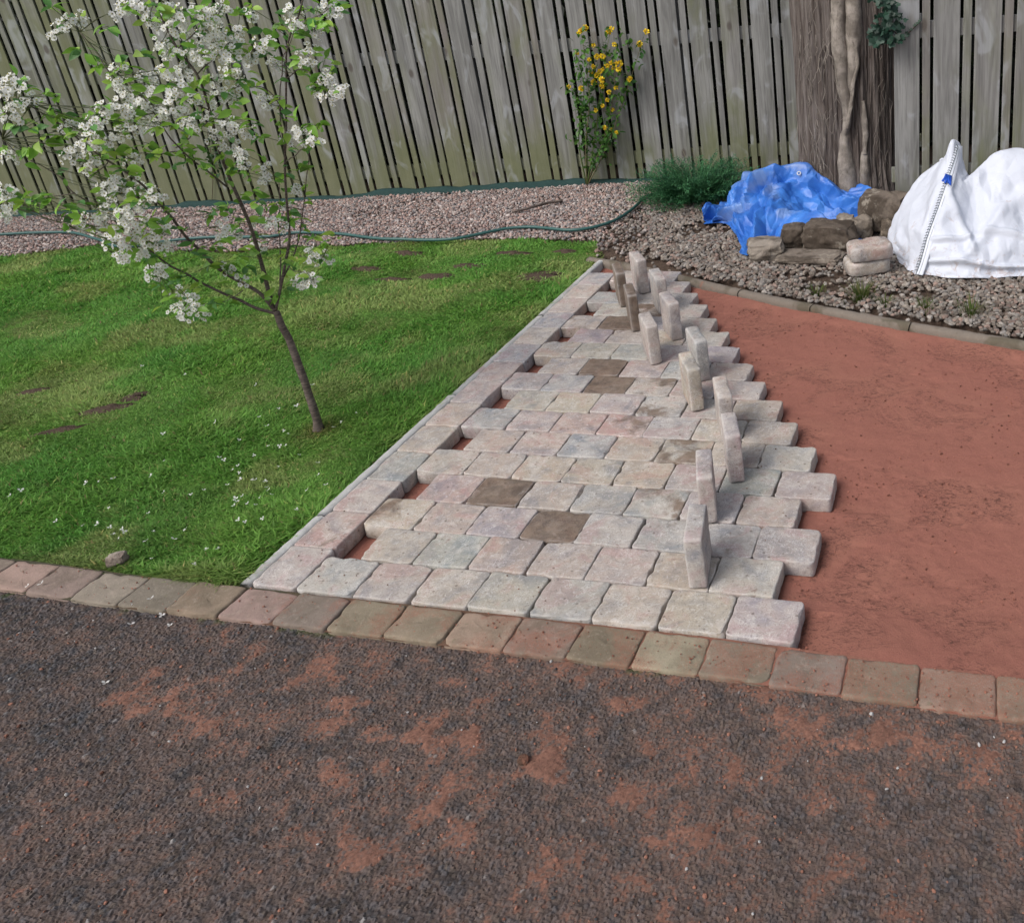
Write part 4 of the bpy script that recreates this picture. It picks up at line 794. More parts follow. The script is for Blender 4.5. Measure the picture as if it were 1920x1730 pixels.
LV = [(203, 50), (98, 15), (150, 95), (165, 110), (185, 125), (260, 105), (78, 178), (110, 180), (95, 205), (45, 225), (60, 240), (30, 235), (60, 280), (75, 275), (45, 285), (95, 215), (135, 225), (110, 260), (85, 270), (195, 290), (225, 300), (210, 285), (235, 320), (200, 270), (330, 100), (370, 95), (380, 40), (345, 165), (365, 190), (395, 140), (420, 175), (430, 200), (445, 190), (455, 225), (470, 235), (490, 255), (465, 330), (450, 320), (440, 315), (480, 375), (475, 360), (490, 385), (410, 390), (430, 400), (425, 385), (450, 420), (460, 415), (395, 400), (320, 395), (300, 420), (275, 420), (240, 380), (285, 365), (130, 395), (115, 385), (150, 380), (120, 420), (40, 375), (60, 375), (75, 370), (50, 395), (95, 372), (370, 480), (360, 470), (390, 500), (430, 490), (445, 480), (470, 470), (490, 520), (460, 500), (400, 465), (480, 440), (420, 450), (520, 380), (545, 395), (535, 330), (560, 320), (560, 410), (540, 410), (580, 235), (600, 230), (555, 225), (605, 165), (625, 130), (570, 45), (585, 40), (600, 55), (560, 60), (590, 20), (610, 40), (575, 15), (545, 70), (520, 55), (525, 45), (610, 110), (600, 455), (615, 460), (590, 445), (625, 445), (295, 480), (275, 485), (320, 560), (305, 570), (300, 535), (530, 540), (520, 555), (500, 560), (350, 300), (305, 290), (325, 310), (415, 290), (390, 285), (380, 305), (255, 200), (235, 230), (300, 240), (280, 270), (250, 280), (330, 235), (345, 245), (310, 160), (460, 150), (480, 165), (440, 110), (470, 85), (500, 100), (490, 60), (450, 25), (470, 15), (355, 25), (330, 20), (395, 5), (300, 20), (220, 110), (240, 125), (170, 215), (190, 240), (150, 250), (120, 215)]
for px, py in LV:
    b = nearest(at_tree(px, py, 0)); dy = b[1]-TY+g.normal()*.04; p = at_tree(px, py, dy)
    V, Fs = tubeVF(off(spline(np.array([b, (b+p)/2, p]), 5)), .0012, 4); st_mb.add(V, Fs, (.09, .12, .04))
    for k in range(g.integers(3, 6)):
        d = g.normal(size=3); d[2] = abs(d[2])*.5-.05; leaf(p+g.normal(size=3)*.006, d, g.uniform(.045, .078), .7)
for q in BP[1:]:                                        # leaf shoots along every branch
    for i in range(int(len(q)*.18), len(q), 2):
        if g.uniform() < .34:
            for k in range(g.integers(1, 4)):
                d = g.normal(size=3); d[2] = abs(d[2])*.6; leaf(q[i]+g.normal(size=3)*.012, d, g.uniform(.035, .065))
leaf_mb.build('foliage', M['leaf'], tree, color=True); fl_mb.build('blossom', M['petal'], tree, smooth=False); ce_mb.build('flower_centre', M['stamen'], tree); st_mb.build('flower_stalk', M['leaf'], tree, color=True)

# ================================================================== PLANTS BY THE FENCE
FYR = FP[1]
def at_fence(px, py, d=.06):
    n = FN; D = ray(px, py); t = ((FP-n*d-CAM)@n)/(D@n); return CAM+D*t
KB = at_fence(1100, 341, .10); kp = empty('flowering_shrub', tuple(KB), 'slender yellow-flowering shrub against the fence', 'shrub'); ko = lambda V: V-KB
sm, lm, ym = MB(), MB(), MB()
YF = [(1085, 62), (1097, 53), (1090, 57), (1113, 86), (1141, 60), (1147, 55), (1152, 84), (1212, 60), (1199, 83), (1082, 100), (1119, 107), (1130, 106), (1146, 118), (1155, 120), (1162, 119), (1150, 128), (1138, 124), (1112, 125), (1108, 136), (1125, 134), (1130, 130), (1113, 155), (1090, 166), (1067, 163), (1129, 162), (1142, 173), (1155, 165), (1139, 188), (1117, 207), (1130, 199), (1148, 206), (1181, 149), (1146, 243), (1156, 249), (1134, 240), (1120, 142), (1105, 112), (1160, 130), (1128, 150)]
ST = [[(1100, 345), (1098, 270), (1105, 180), (1090, 60)], [(1101, 345), (1118, 240), (1128, 150), (1145, 55)], [(1102, 345), (1132, 260), (1150, 180), (1155, 90)], [(1099, 345), (1085, 260), (1095, 170), (1080, 100)], [(1103, 345), (1140, 270), (1165, 200), (1182, 150), (1205, 75)], [(1100, 345), (1100, 240), (1085, 190), (1067, 163)], [(1101, 345), (1125, 280), (1140, 245)]]
tips = []
for i, q in enumerate(ST):
    p = spline(np.array([at_fence(x, y, .10+.05*k/len(q)+.03*math.sin(i*2+k)) for k, (x, y) in enumerate(q)]), 22); tips.append(p); V, Fs = tubeVF(ko(p), np.linspace(.006, .002, 22), 6); sm.add(V, Fs, (.11, .16, .045) if i % 2 else (.20, .18, .10))
tp = np.concatenate([t[5:] for t in tips])
for x, y in YF:
    c = at_fence(x, y, .13+g.normal()*.02); b = tp[int(np.argmin(np.linalg.norm(tp-c, axis=1)))]; V, Fs = tubeVF(ko(np.array([b, (b+c)/2+[0, 0, .01], c])), .0016, 4); sm.add(V, Fs, (.09, .15, .04))
    r = g.uniform(.018, .030)
    for k in range(34):
        d = g.normal(size=3); d /= np.linalg.norm(d); e = np.cross(d, g.normal(size=3)); e /= np.linalg.norm(e)
        cc = ko(c); ym.add(np.array([cc+d*r*.2, cc+d*r*.7+e*r*.32, cc+d*r*1.05, cc+d*r*.7-e*r*.32]), np.array([[0, 1, 2, 3]]))
def kleaf(p, L, cols, mb, o, down=.2):
    d = g.normal(size=3); d[2] -= down; V, F = leafVF(L, L*.27, .3, .25, g); mb.add(o(orient(V, d, np.array([0, 0, 1.]), g.normal()*.6)+p), F, np.array(cols[g.integers(0, len(cols))])*g.uniform(.7, 1.2))
KC = [(.075, .19, .034), (.05, .14, .034), (.10, .23, .038)]
for t in tips:
    for k in range(6, 22):
        for _ in range(4): kleaf(t[k]+g.normal(size=3)*.028, g.uniform(.035, .062), KC, lm, ko)
for _ in range(150):
    kleaf(at_fence(1122+g.normal()*28, 165+g.normal()*48, .11+g.normal()*.03), g.uniform(.035, .06), KC, lm, ko)
for x, y in [(1182, 80), (1187, 84), (1178, 78), (1175, 155), (1172, 170), (1170, 150), (1080, 185), (1090, 200), (1095, 205), (1078, 190), (1110, 268), (1120, 280), (1145, 262), (1140, 275), (1128, 290)]: 
    for _ in range(3): kleaf(at_fence(x, y, .11)+g.normal(size=3)*.012, g.uniform(.04, .06), KC, lm, ko)
sm.build('stem', M['leaf'], kp, color=True); lm.build('foliage', M['leaf'], kp, color=True); ym.build('blossom', M['yellow'], kp)

# green feathery mound
SB = G(1292, 386); SB[1] += .22; sp = empty('feathery_plant', tuple(SB), 'low dark green feathery plant on the gravel beside the tarpaulin', 'plant'); mb = MB(); ms = MB()
for k in range(620):
    a = g.uniform(0, 6.28); el = g.uniform(.10, 1.25); L = g.uniform(.24, .42)*(1-.06*el); h = np.array([math.cos(a), math.sin(a)]); base = np.r_[h*g.uniform(0, .16), 0]
    t = np.linspace(0, 1, 9); p = base+np.stack([h[0]*L*t*math.cos(el)*1.25, h[1]*L*t*math.cos(el)*1.1, L*math.sin(el)*(1.35*t-.52*t*t)], -1)
    col = np.array([(.045, .150, .060), (.065, .190, .080), (.030, .105, .048)][g.integers(0, 3)])*g.uniform(.8, 1.4)
    V, Fs = tubeVF(p, .0013, 3); mb.add(V, Fs, col)
    for i in range(1, 9):
        for s in (-1, 1, .4, -.4):
            side = np.array([-h[1]*s, h[0]*s, .45]); dd = side+np.r_[h*.5, -.1]+g.normal(size=3)*.5; dd /= np.linalg.norm(dd); l = .050*(1-.35*t[i])*g.uniform(.7, 1.3); e = np.cross(dd, [0, 0, 1.])*.0042
            q = p[i]; mb.add(np.array([q, q+dd*l*.5+e, q+dd*l, q+dd*l*.5-e]), np.array([[0, 1, 2, 3]]), col*g.uniform(.8, 1.3))
for k in range(5):
    a = g.uniform(0, 6.28); p = np.array([[.05*math.cos(a), .05*math.sin(a), .1], [.16*math.cos(a), .16*math.sin(a), .26], [.26*math.cos(a), .26*math.sin(a), .33]]); V, Fs = tubeVF(spline(p, 8), .0016, 4); ms.add(V, Fs, (.24, .24, .15))
mb.build('foliage', M['leaf'], sp, color=True); ms.build('dry_stem', M['leaf'], sp, color=True)

# small climber on the fence behind the cherry
cb = at_fence(397, 385, .03); cl = empty('climbing_plant', tuple(cb), 'small green climber on the fence behind the cherry trunk', 'climber'); mb = MB(); m2 = MB()
p = spline(np.array([at_fence(x, y, .03) for x, y in [(397, 385), (399, 330), (394, 280), (388, 245)]]), 16); V, Fs = tubeVF(p-cb, .003, 5); m2.add(V, Fs, (.12, .10, .06))
for k in range(60): kleaf(at_fence(395+g.normal()*11, 285+g.normal()*24, .04+abs(g.normal())*.02), g.uniform(.03, .05), [(.04, .10, .018), (.03, .075, .018)], mb, lambda V: V-cb)
m2.build('stem', M['leaf'], cl, color=True); mb.build('foliage', M['leaf'], cl, color=True)

# weed membrane turned up against the fence base
mm = MB(); n = 240; s = np.linspace(-7.6, .3, n)
hgt = .012+.030*np.clip(fbm(np.c_[s*2.1, s*0, s*0], 71, 3)-.36, 0, 1)*3; pr = []
for j, (dn, hz) in enumerate([(.03, -.03), (.032, .5), (.036, 1), (.052, .9), (.075, .3), (.09, -.03)]):
    w = .010*(vnoise(np.c_[s*7, s*0+j, s*0], 72)-.5)
    z = hgt*hz+.006*(vnoise(np.c_[s*9, s*0+j*3, s*0], 73)-.5) if hz > 0 else np.full(n, hz)
    pr.append(FP+FD*s[:, None]-FN*(dn+w)[:, None]+np.array([0, 0, 1.])*z[:, None])
o = mesh('weed_membrane', np.stack(pr, 1).reshape(-1, 3), gridF(n, 6)[:, ::-1], M['membrane']); tag(o, 'dark green weed membrane edge along the foot of the long fence', 'membrane')

# garden hose
hp = [G(x, y, .012) for x, y in [(-160, 450), (-60, 443), (0, 440), (60, 438), (130, 437), (185, 450), (215, 462), (265, 462), (320, 453), (400, 446), (500, 445), (560, 437), (640, 440), (700, 448), (760, 450), (840, 450), (900, 440), (950, 430), (1000, 427), (1060, 433), (1100, 430), (1140, 420), (1170, 405), (1195, 385), (1210, 370)]]
hp.append(np.array([-.25, 4.72, .02])); hp = spline(np.array(hp), 300); hp[:, 2] = .014+.008*fbm(np.c_[hp[:, 0]*4, hp[:, 1]*4, hp[:, 0]*0], 75, 2)
V, Fs = tubeVF(hp, .0115, 10); tag(mesh('garden_hose', V, Fs, M['hose']), 'dark green garden hose winding over the gravel behind the lawn', 'hose')
tw = spline(np.array([G(960, 398, .015), G(1000, 388, .03), G(1030, 380, .02), G(1055, 376, .02)]), 16); V, Fs = tubeVF(tw, np.linspace(.009, .012, 16), 7); tag(mesh('fallen_stick', V, Fs, M['twig']), 'short mossy stick lying on the gravel between hose and fence', 'stick')

# ================================================================== BIG TRUNK
TC = np.array([1.275, 4.60]); TR = .375
bt = empty('old_tree', (TC[0], TC[1], 0), 'thick reddish grey tree trunk with fibrous bark between the two fences', 'tree')
A, Z = np.meshgrid(np.linspace(0, 2*math.pi, 560, endpoint=False), np.linspace(-.1, 3.4, 190), indexing='ij'); cx, sy = np.cos(A), np.sin(A)
rad = TR+.05*(fbm(np.stack([cx*1.6, sy*1.6, Z*.35], -1), 81, 3)-.5)*2+.035*(fbm(np.stack([cx*7, sy*7, Z*.5], -1), 82, 4)-.5)+.018*(fbm(np.stack([cx*24, sy*24, Z*1.3], -1), 83, 3)-.5)+.10*np.exp(-np.clip(Z, 0, 9)*7)
q3 = np.stack([cx*15, sy*15, Z*1.0], -1)+.8*(fbm(np.stack([cx*5, sy*5, Z*2.2], -1), 181, 3)[..., None]-.5); rad = rad+.030*(np.abs(2*fbm(q3, 182, 2)-1)-.3)+.012*(np.abs(2*fbm(q3*np.array([2.6, 2.6, 1.4]), 183, 2)-1)-.3)
V = np.stack([rad*cx, rad*sy, Z], -1).reshape(-1, 3); mesh('trunk', V, gridF(560, 190, True), M['bark'], bt)
def on_trunk(px, py, lift=0.0):
    D = ray(px, py); d = D[:2]; o = CAM[:2]-TC; a = d@d; b = o@d; c = o@o-(TR+lift)**2; q = b*b-a*c; t = (-b-math.sqrt(max(q, 0)))/a; return CAM+D*t-np.array([TC[0], TC[1], 0])
VN = [([(1574, -20), (1572, 40), (1574, 90), (1578, 140), (1586, 180), (1589, 215), (1586, 245), (1580, 268)], [.046, .048, .050, .050, .046, .038, .028, .014], -.026), ([(1598, -20), (1601, 40), (1600, 85), (1598, 125), (1595, 160), (1590, 190)], [.050, .056, .054, .048, .036, .018], -.024),
      ([(1586, 235), (1584, 262), (1586, 300), (1591, 350), (1596, 400)], [.018, .044, .064, .068, .072], -.036), ([(1622, 285), (1620, 305), (1622, 340), (1628, 400)], [.022, .040, .044, .050], -.020), ([(1618, 190), (1621, 225), (1624, 260), (1622, 290)], [.012, .018, .018, .016], -.006), ([(1604, 75), (1606, 110), (1602, 150), (1596, 195), (1588, 240)], [.012, .014, .014, .014, .012], .012)]
for q, rd, lift in VN:
    p = spline(np.array([on_trunk(x, y, lift) for x, y in q]), 40); rr2 = np.interp(np.linspace(0, 1, 40), np.linspace(0, 1, len(rd)), rd); V, Fs = tubeVF(p, rr2, 14)
    V += (np.stack([fbm((V*np.array([1, 1, .35]))*26+i*9, 84+i, 4) for i in range(3)], -1)-.5)*.034; mesh('vine_stem', V, Fs, M['vine'], bt)
mb = MB()
for k in range(70):
    x = g.uniform(1495, 1570) if k < 55 else g.uniform(1640, 1672); y = g.uniform(-10, 330); q = []; 
    for i in range(7): q.append(on_trunk(x, y, .010+.006*g.uniform())); x += g.normal()*3.0; y += g.uniform(4, 14)
    V, Fs = tubeVF(spline(np.array(q), 14), g.uniform(.0012, .0028), 4); mesh('rootlet', V, Fs, M['vine'], bt)

# ivy on the corner of the fence
def at_fr(px, py, d=.04): D = ray(px, py); t = ((FR-FN*d-CAM)@FN)/(D@FN); return CAM+D*t
ib = at_fr(1668, 30, .05); iv = empty('ivy', tuple(ib), 'dark green ivy clump over the trunk and the fence corner', 'ivy'); mb = MB(); m2 = MB()
def ivyleaf(p, s, d, c):
    a = np.radians([90, 130, 165, 215, 270, 325, 15, 50]); r = np.array([1.0, .55, .85, .75, .35, .75, .85, .55])*s; pts = np.stack([r*np.cos(a), r*np.sin(a), -.12*r], -1)
    n = d/np.linalg.norm(d); e = np.cross([.2, .1, 1.], n); e /= np.linalg.norm(e); f = np.cross(n, e); rr_ = g.normal()*.7; e2 = e*math.cos(rr_)+f*math.sin(rr_); f2 = -e*math.sin(rr_)+f*math.cos(rr_)
    V = np.concatenate([pts[:, :1]*e2+pts[:, 1:2]*f2+pts[:, 2:]*n, np.zeros((1, 3))])+p-ib; i = np.arange(8); mb.add(V, np.stack([i, (i+1) % 8, np.full(8, 8)], -1), c)
spots = [(1668, 30, 9, 10, 26), (1650, 60, 10, 9, 22), (1662, 58, 12, 12, 26), (1635, 66, 6, 6, 12), (1680, 62, 8, 10, 18), (1690, 72, 7, 6, 10), (1668, 8, 10, 8, 20), (1648, 2, 8, 4, 10), (1655, 80, 10, 5, 10), (1675, 45, 8, 8, 14)]
for x, y, sx, sy_, n in spots:
    for k in range(n): ivyleaf(at_fr(x+g.normal()*sx, y+g.normal()*sy_, .05+abs(g.normal())*.045), g.uniform(.018, .032), np.array([g.normal()*.5, -1, .55+g.normal()*.4]), np.array([(.018, .055, .034), (.028, .075, .048), (.012, .038, .024), (.040, .085, .060)][g.integers(0, 4)])*g.uniform(.7, 1.2))
for x, y in [(1700, 62), (1708, 56), (1715, 48), (1720, 44), (1724, 40), (1704, 66), (1695, 74)]: ivyleaf(at_fr(x, y, .03), .015, np.array([0, -1, .5]), (.03, .07, .04))
V, Fs = tubeVF(spline(np.array([at_fr(x, y, .025) for x, y in [(1668, -20), (1666, 20), (1670, 50), (1690, 70), (1708, 58), (1726, 40)]]), 24)-ib, .004, 5); m2.add(V, Fs, (.08, .06, .045)); m2.build('stem', M['leaf'], iv, color=True); mb.build('foliage', M['leaf'], iv, color=True)

# ================================================================== STONES, TARPAULIN, SACK
def rock(name, px0, py0, px1, py1, depth, y, seed, colr, label, box=.5, rz=0, cat='stone', lift=0):
    c = (PY(px0, (py0+py1)/2, y)+PY(px1, (py0+py1)/2, y))/2; w = np.linalg.norm(PY(px1, py1, y)-PY(px0, py1, y)); zt = PY((px0+px1)/2, py0, y+depth*.15)[2]; zb = PY((px0+px1)/2, py1, y-depth*.3)[2]
    zb = max(zb, -.02); n = 20; u = np.linspace(-1, 1, n); S = []; Fs_ = []; cnt = 0; h = zt-zb
    for ax in range(3):
        for sg in (-1, 1):
            a, b = np.meshgrid(u, u, indexing='ij'); q = np.zeros((n, n, 3)); q[..., ax] = sg; q[..., (ax+1) % 3] = a; q[..., (ax+2) % 3] = b; S.append(q.reshape(-1, 3)); f = gridF(n, n)+cnt; Fs_.append(f[:, ::-1] if sg < 0 else f); cnt += n*n
    q = np.concatenate(S); sph = q/np.linalg.norm(q, axis=1)[:, None]; q = q*box+sph*(1-box)*1.05
    q = q*(1+.5*(fbm(q*1.1+seed*3.3, 85+seed, 3)-.5))[:, None]; d = (fbm(q*2.6+seed, 86, 4)-.5); q = q+sph*(d*.30)[:, None]
    V = q*np.array([w/2, depth/2, h/2]); a = R(rz); V = np.stack([V[:, 0]*math.cos(a)-V[:, 1]*math.sin(a), V[:, 0]*math.sin(a)+V[:, 1]*math.cos(a), V[:, 2]+h/2], -1)
    o = mesh(name, V, np.concatenate(Fs_), M['rock']); o.location = (c[0], y, zb+lift); o.color = (*colr, 1); tag(o, label, cat, 'old stones heaped by the tarpaulin' if cat == 'stone' and name == 'rough_stone' else None); return o
rock('rough_stone', 1402, 446, 1469, 490, .22, 3.26, 1, (.29, .25, .21), 'light brown squarish stone under the front of the blue tarpaulin', .5, 12)
rock('rough_stone', 1466, 418, 1512, 470, .20, 3.48, 2, (.145, .118, .095), 'dark rounded stone wedged left of the big brown stone', .45, 0)
rock('rough_stone', 1507, 412, 1606, 478, .26, 3.42, 3, (.125, .100, .080), 'big dark brown stone in front of the tarpaulin', .42, -6)
rock('rough_stone', 1458, 471, 1582, 495, .20, 3.20, 4, (.21, .175, .145), 'flat slab-like stone lying in front of the big brown stone', .55, -3)
rock('rough_stone', 1596, 404, 1636, 452, .12, 3.62, 5, (.22, .185, .15), 'small upright stone leaning right of the tarpaulin', .4, 20)
rock('rough_stone', 1612, 356, 1706, 440, .22, 3.74, 6, (.165, .135, .110), 'large mud-brown stone behind the white sack edge', .5, -10)
rock('rough_stone', 1570, 402, 1602, 430, .14, 3.72, 7, (.27, .23, .19), 'small pale stone half under the tarpaulin', .6, 0)
rock('rough_stone', 1652, 412, 1676, 462, .10, 3.52, 8, (.21, .17, .13), 'narrow stone standing against the left side of the white sack', .5, 0)
rock('lawn_stone', 204, 1032, 230, 1056, .05, .055, 9, (.22, .175, .145), 'small brown stone sunk in the grass by the edging', .5, 30, 'pebble', -.012)
rock('sand_clod', 970, 1406, 988, 1424, .026, -.485, 10, (.20, .09, .06), 'small red-brown clod on the driveway', .2, 0, 'clod', -.02)

for k, (x, y, rz, cn, lab) in enumerate([(1621, 520, 12, 'sandy', 'lower of the two stacked buff blocks beside the white sack'), (1624, 489, 9, 'rosy', 'upper rosy brown block of the stacked pair beside the white sack')]):
    V, Fs = blockVF(.25, .185, .085, 700+k, rc=.045, amp=2.0, er=2.2); o = mesh('paving_block', V, Fs, M['paver']); p = G(x, 518, 0)
    o.location = (p[0]+(.0 if k == 0 else .012), p[1]+.095, .088+.087*k); o.rotation_euler = (R(2), R(-2+k), R(rz+12)); paint(o, cn, .9, .05, {'sandy': (.36, .28, .225), 'rosy': (.30, .215, .175)}); tag(o, lab, 'paving block', 'two blocks stacked by the sack')

def ridged(p, s, seed): return 1-np.abs(2*fbm(p*s, seed, 2)-1)
# tarpaulin
TK = {0: [(1322, 400, 4.0), (1321, 410, 3.95), (1320, 420, 3.92), (1322, 432, 3.88)], .17: [(1365, 378, 4.15), (1360, 393, 4.0), (1363, 408, 3.9), (1362, 424, 3.82)], .33: [(1395, 338, 4.25), (1395, 375, 4.02), (1390, 420, 3.72), (1386, 472, 3.28)], .5: [(1472, 309, 4.3), (1450, 350, 4.05), (1438, 400, 3.72), (1428, 456, 3.34)],
      .67: [(1530, 326, 4.3), (1520, 362, 4.1), (1505, 392, 3.86), (1498, 424, 3.58)], .83: [(1592, 348, 4.25), (1580, 372, 4.1), (1578, 398, 3.9), (1590, 440, 3.58)], 1: [(1668, 362, 4.2), (1655, 378, 4.1), (1632, 388, 4.02), (1612, 458, 3.46)]}
src, dst = [], []
for a, l in TK.items():
    for k, (x, y, d) in enumerate(l): src.append((a*1.6, k/3)); dst.append(PY(x, y, d))
    bx = PY(*l[0]); src.append((a*1.6, -.35)); dst.append((bx[0], bx[1]+.22, max(bx[2]-.22, .03))); src.append((a*1.6, -.75)); dst.append((bx[0], bx[1]+.42, .0))
nu, nv = 270, 230; U, W = np.meshgrid(np.linspace(-.01, 1.61, nu), np.linspace(-.75, 1.01, nv), indexing='ij'); Q = np.stack([U, W], -1).reshape(-1, 2)
P0 = tps(src, dst, Q).reshape(nu, nv, 3); N = np.cross(np.gradient(P0, axis=0), np.gradient(P0, axis=1)); N /= np.linalg.norm(N, axis=2)[..., None]+1e-9
if N[nu//2, nv//2, 2] < 0: N = -N
uv = np.stack([U, W, U*0], -1); wv = uv+.16*(np.stack([fbm(uv*3.2+i*7, 87+i, 2) for i in range(3)], -1)-.5)
def facet(p, cell, seed, warp=.5):
    q = p[..., :2]/cell; q = q+warp*(np.stack([vnoise(np.concatenate([q*.9, q[..., :1]*0], -1)+k*17, seed+k) for k in range(2)], -1)-.5)*2
    x = q[..., 0]-q[..., 1]*.5; y = q[..., 1]; i, j = np.floor(x), np.floor(y); u, v = x-i, y-j; z = np.zeros_like(i)
    h = lambda a, b: _h(a, b, z, seed+9)
    lo = u+v < 1; a00, a10, a01, a11 = h(i, j), h(i+1, j), h(i, j+1), h(i+1, j+1)
    return np.where(lo, a00+(a10-a00)*u+(a01-a00)*v, a11+(a01-a11)*(1-u)+(a10-a11)*(1-v))-.5
def creases(p, n, seed, freq):
    gg = np.random.default_rng(seed); h = 0
    for k in range(n):
        a = gg.uniform(0, math.pi); ph = gg.uniform(0, 9); f = freq*gg.uniform(.6, 1.6); t = (p[..., 0]*math.cos(a)+p[..., 1]*math.sin(a))*f+ph+1.3*(fbm(p*2+k*5, seed+k, 2)-.5); h = h+np.abs((t % 2)-1)*vnoise(p*2.2+k*11, seed+k*3)*1.2/math.sqrt(f)
    return h/n
cr = creases(wv, 9, 31, 5.5); cr2 = creases(wv, 9, 57, 13)
big = .060*(ridged(wv+3, 2.2, 88)-.6)
def rotst(p, a, s): ca, sa = math.cos(a), math.sin(a); return np.stack([p[..., 0]*ca+p[..., 1]*sa, (-p[..., 0]*sa+p[..., 1]*ca)*s, p[..., 2]], -1)
mixw = sstep(.5, 1.1, U)[...]
fa = facet(rotst(uv, .55, .42), .17, 201, .35); fb = facet(rotst(uv, -.75, .42), .17, 206, .35); fc = facet(rotst(uv, .2, .5), .085, 202, .4); fd = facet(rotst(uv, -1.1, .5), .085, 207, .4)
disp = .18*(cr-cr.mean())+big*.45-.025+.190*(fa*(1-mixw)+fb*mixw)+.105*(fc*(1-mixw)+fd*mixw)+.036*facet(uv+5, .055, 203)
# a rolled hem sweeping over the top and along the left arm
hem = np.exp(-((W-.16-.10*np.sin(U*4.2+.4))/.055)**2)*sstep(.05, .25, U)*sstep(1.02, .85, U); hem2 = np.exp(-((W-.50+.18*U)/.06)**2)*sstep(.72, .55, U)
disp = disp+.042*hem-.032*np.exp(-((W-.28-.10*np.sin(U*4.2+.4))/.035)**2)*sstep(.05, .25, U)*sstep(1.02, .85, U)+.030*hem2-.022*np.exp(-((W-.60+.18*U)/.03)**2)*sstep(.72, .55, U)
V = P0+N*disp[..., None]; V[..., 2] = np.maximum(V[..., 2], .004+.01*vnoise(uv*20, 5))
tb = np.array([V[nu//2, nv//2, 0], V[nu//2, nv//2, 1], 0]); ta = empty('tarpaulin', tuple(tb), 'crumpled bright blue tarpaulin heaped over stones below the thick trunk', 'tarpaulin')
Fq = gridF(nu, nv); e = V[Fq[0, 1]//nv, Fq[0, 1] % nv]
sh = mesh('sheet', (V-tb).reshape(-1, 3), Fq, M['tarp'], ta, smooth=False); so_ = sh.modifiers.new('thickness', 'SOLIDIFY'); so_.thickness = .0012
def ring(c, n, R0, r0):
    n = n/np.linalg.norm(n); e = np.cross(n, [.1, .3, 1.]); e /= np.linalg.norm(e); f = np.cross(n, e); a = np.linspace(0, 2*math.pi, 20, endpoint=False); b = np.linspace(0, 2*math.pi, 8, endpoint=False); A_, B_ = np.meshgrid(a, b, indexing='ij')
    rr_ = R0+r0*np.cos(B_); P_ = c+e*(rr_*np.cos(A_))[..., None]+f*(rr_*np.sin(A_))[..., None]+n*(r0*np.sin(B_))[..., None]; i = np.arange(20)[:, None]; j = np.arange(8)[None]; i2 = (i+1) % 20; j2 = (j+1) % 8
    return P_.reshape(-1, 3), np.stack([i*8+j, i2*8+j, i2*8+j2, i*8+j2], -1).reshape(-1, 4)
proj = np.stack([(V-CAM)@RT/((V-CAM)@FW)*F_PX+CX, CY-(V-CAM)@UP/((V-CAM)@FW)*F_PX], -1)
for px, py in [(1499, 327), (1373, 382)]:
    d = np.linalg.norm(proj-np.array([px, py]), axis=2)+(W < 0)*500; i, j = np.unravel_index(np.argmin(d), d.shape); nn = N[i, j]+np.array([-.1, -.9, .2]); c = V[i, j]+nn/np.linalg.norm(nn)*.020
    rv, rf = ring(c-tb, nn, .012, .0042); mesh('eyelet', rv, rf, M['eyelet'], ta)

# big white sack
BK = {0: [(1758, 291, 3.62), (1706, 354, 3.60), (1665, 430, 3.48), (1665, 494, 3.34)], .18: [(1778, 281, 3.56), (1736, 360, 3.40), (1696, 445, 3.22), (1686, 509, 3.10)], .36: [(1793, 275, 3.48), (1768, 360, 3.24), (1737, 450, 3.04), (1716, 524, 2.93)], .43: [(1807, 326, 3.47), (1786, 372, 3.24), (1765, 455, 3.02), (1752, 527, 2.90)],
      .5: [(1814, 333, 3.46), (1812, 385, 3.26), (1802, 460, 3.02), (1792, 530, 2.88)], .62: [(1838, 316, 3.52), (1838, 372, 3.33), (1832, 458, 3.03), (1828, 530, 2.88)], .72: [(1862, 298, 3.56), (1862, 365, 3.36), (1862, 455, 3.03), (1862, 529, 2.89)], .85: [(1905, 289, 3.6), (1905, 362, 3.38), (1905, 452, 3.04), (1905, 526, 2.92)],
      1.05: [(1985, 335, 3.62), (1990, 400, 3.40), (1998, 470, 3.16), (2000, 532, 2.98)], 1.2: [(2040, 380, 3.66), (2050, 430, 3.5), (2058, 490, 3.3), (2060, 535, 3.1)]}
src, dst = [], []
for a, l in BK.items():
    for k, (x, y, d) in enumerate(l):
        p = PY(x, y, d); p[2] = max(p[2], .012) if k < 3 else .004; src.append((a*1.5, k/3)); dst.append(p)
    bx = PY(*l[0]); src.append((a*1.5, -.4)); dst.append((bx[0]+.02, bx[1]+.14, max(bx[2]*.55, .05))); src.append((a*1.5, -.8)); dst.append((bx[0]+.02, bx[1]+.24, .0))
nu, nv = 240, 170; U, W = np.meshgrid(np.linspace(-.0, 1.8, nu), np.linspace(-.8, 1.0, nv), indexing='ij'); P0 = tps(src, dst, np.stack([U, W], -1).reshape(-1, 2)).reshape(nu, nv, 3)
N = np.cross(np.gradient(P0, axis=0), np.gradient(P0, axis=1)); N /= np.linalg.norm(N, axis=2)[..., None]+1e-9
if N[nu//2, nv*3//4, 1] > 0: N = -N
uv = np.stack([U, W, U*0], -1); wv = uv+.2*(np.stack([fbm(uv*2.6+i*7, 97+i, 2) for i in range(3)], -1)-.5); cr = creases(wv, 7, 131, 3.2)
disp = .10*(cr-cr.mean())+.04*(fbm(uv*3, 99, 3)-.5)+.085*facet(uv, .42, 211)+.048*facet(uv+3, .19, 212)+.018*facet(uv+7, .08, 213)
for w0, wd, am in ((.64, .018, .030), (.86, .016, .030), (.90, .05, -.016)): disp = disp+am*np.exp(-((W-w0-.03*np.sin(U*5+w0*9))/wd)**2)*sstep(.50, .66, U)
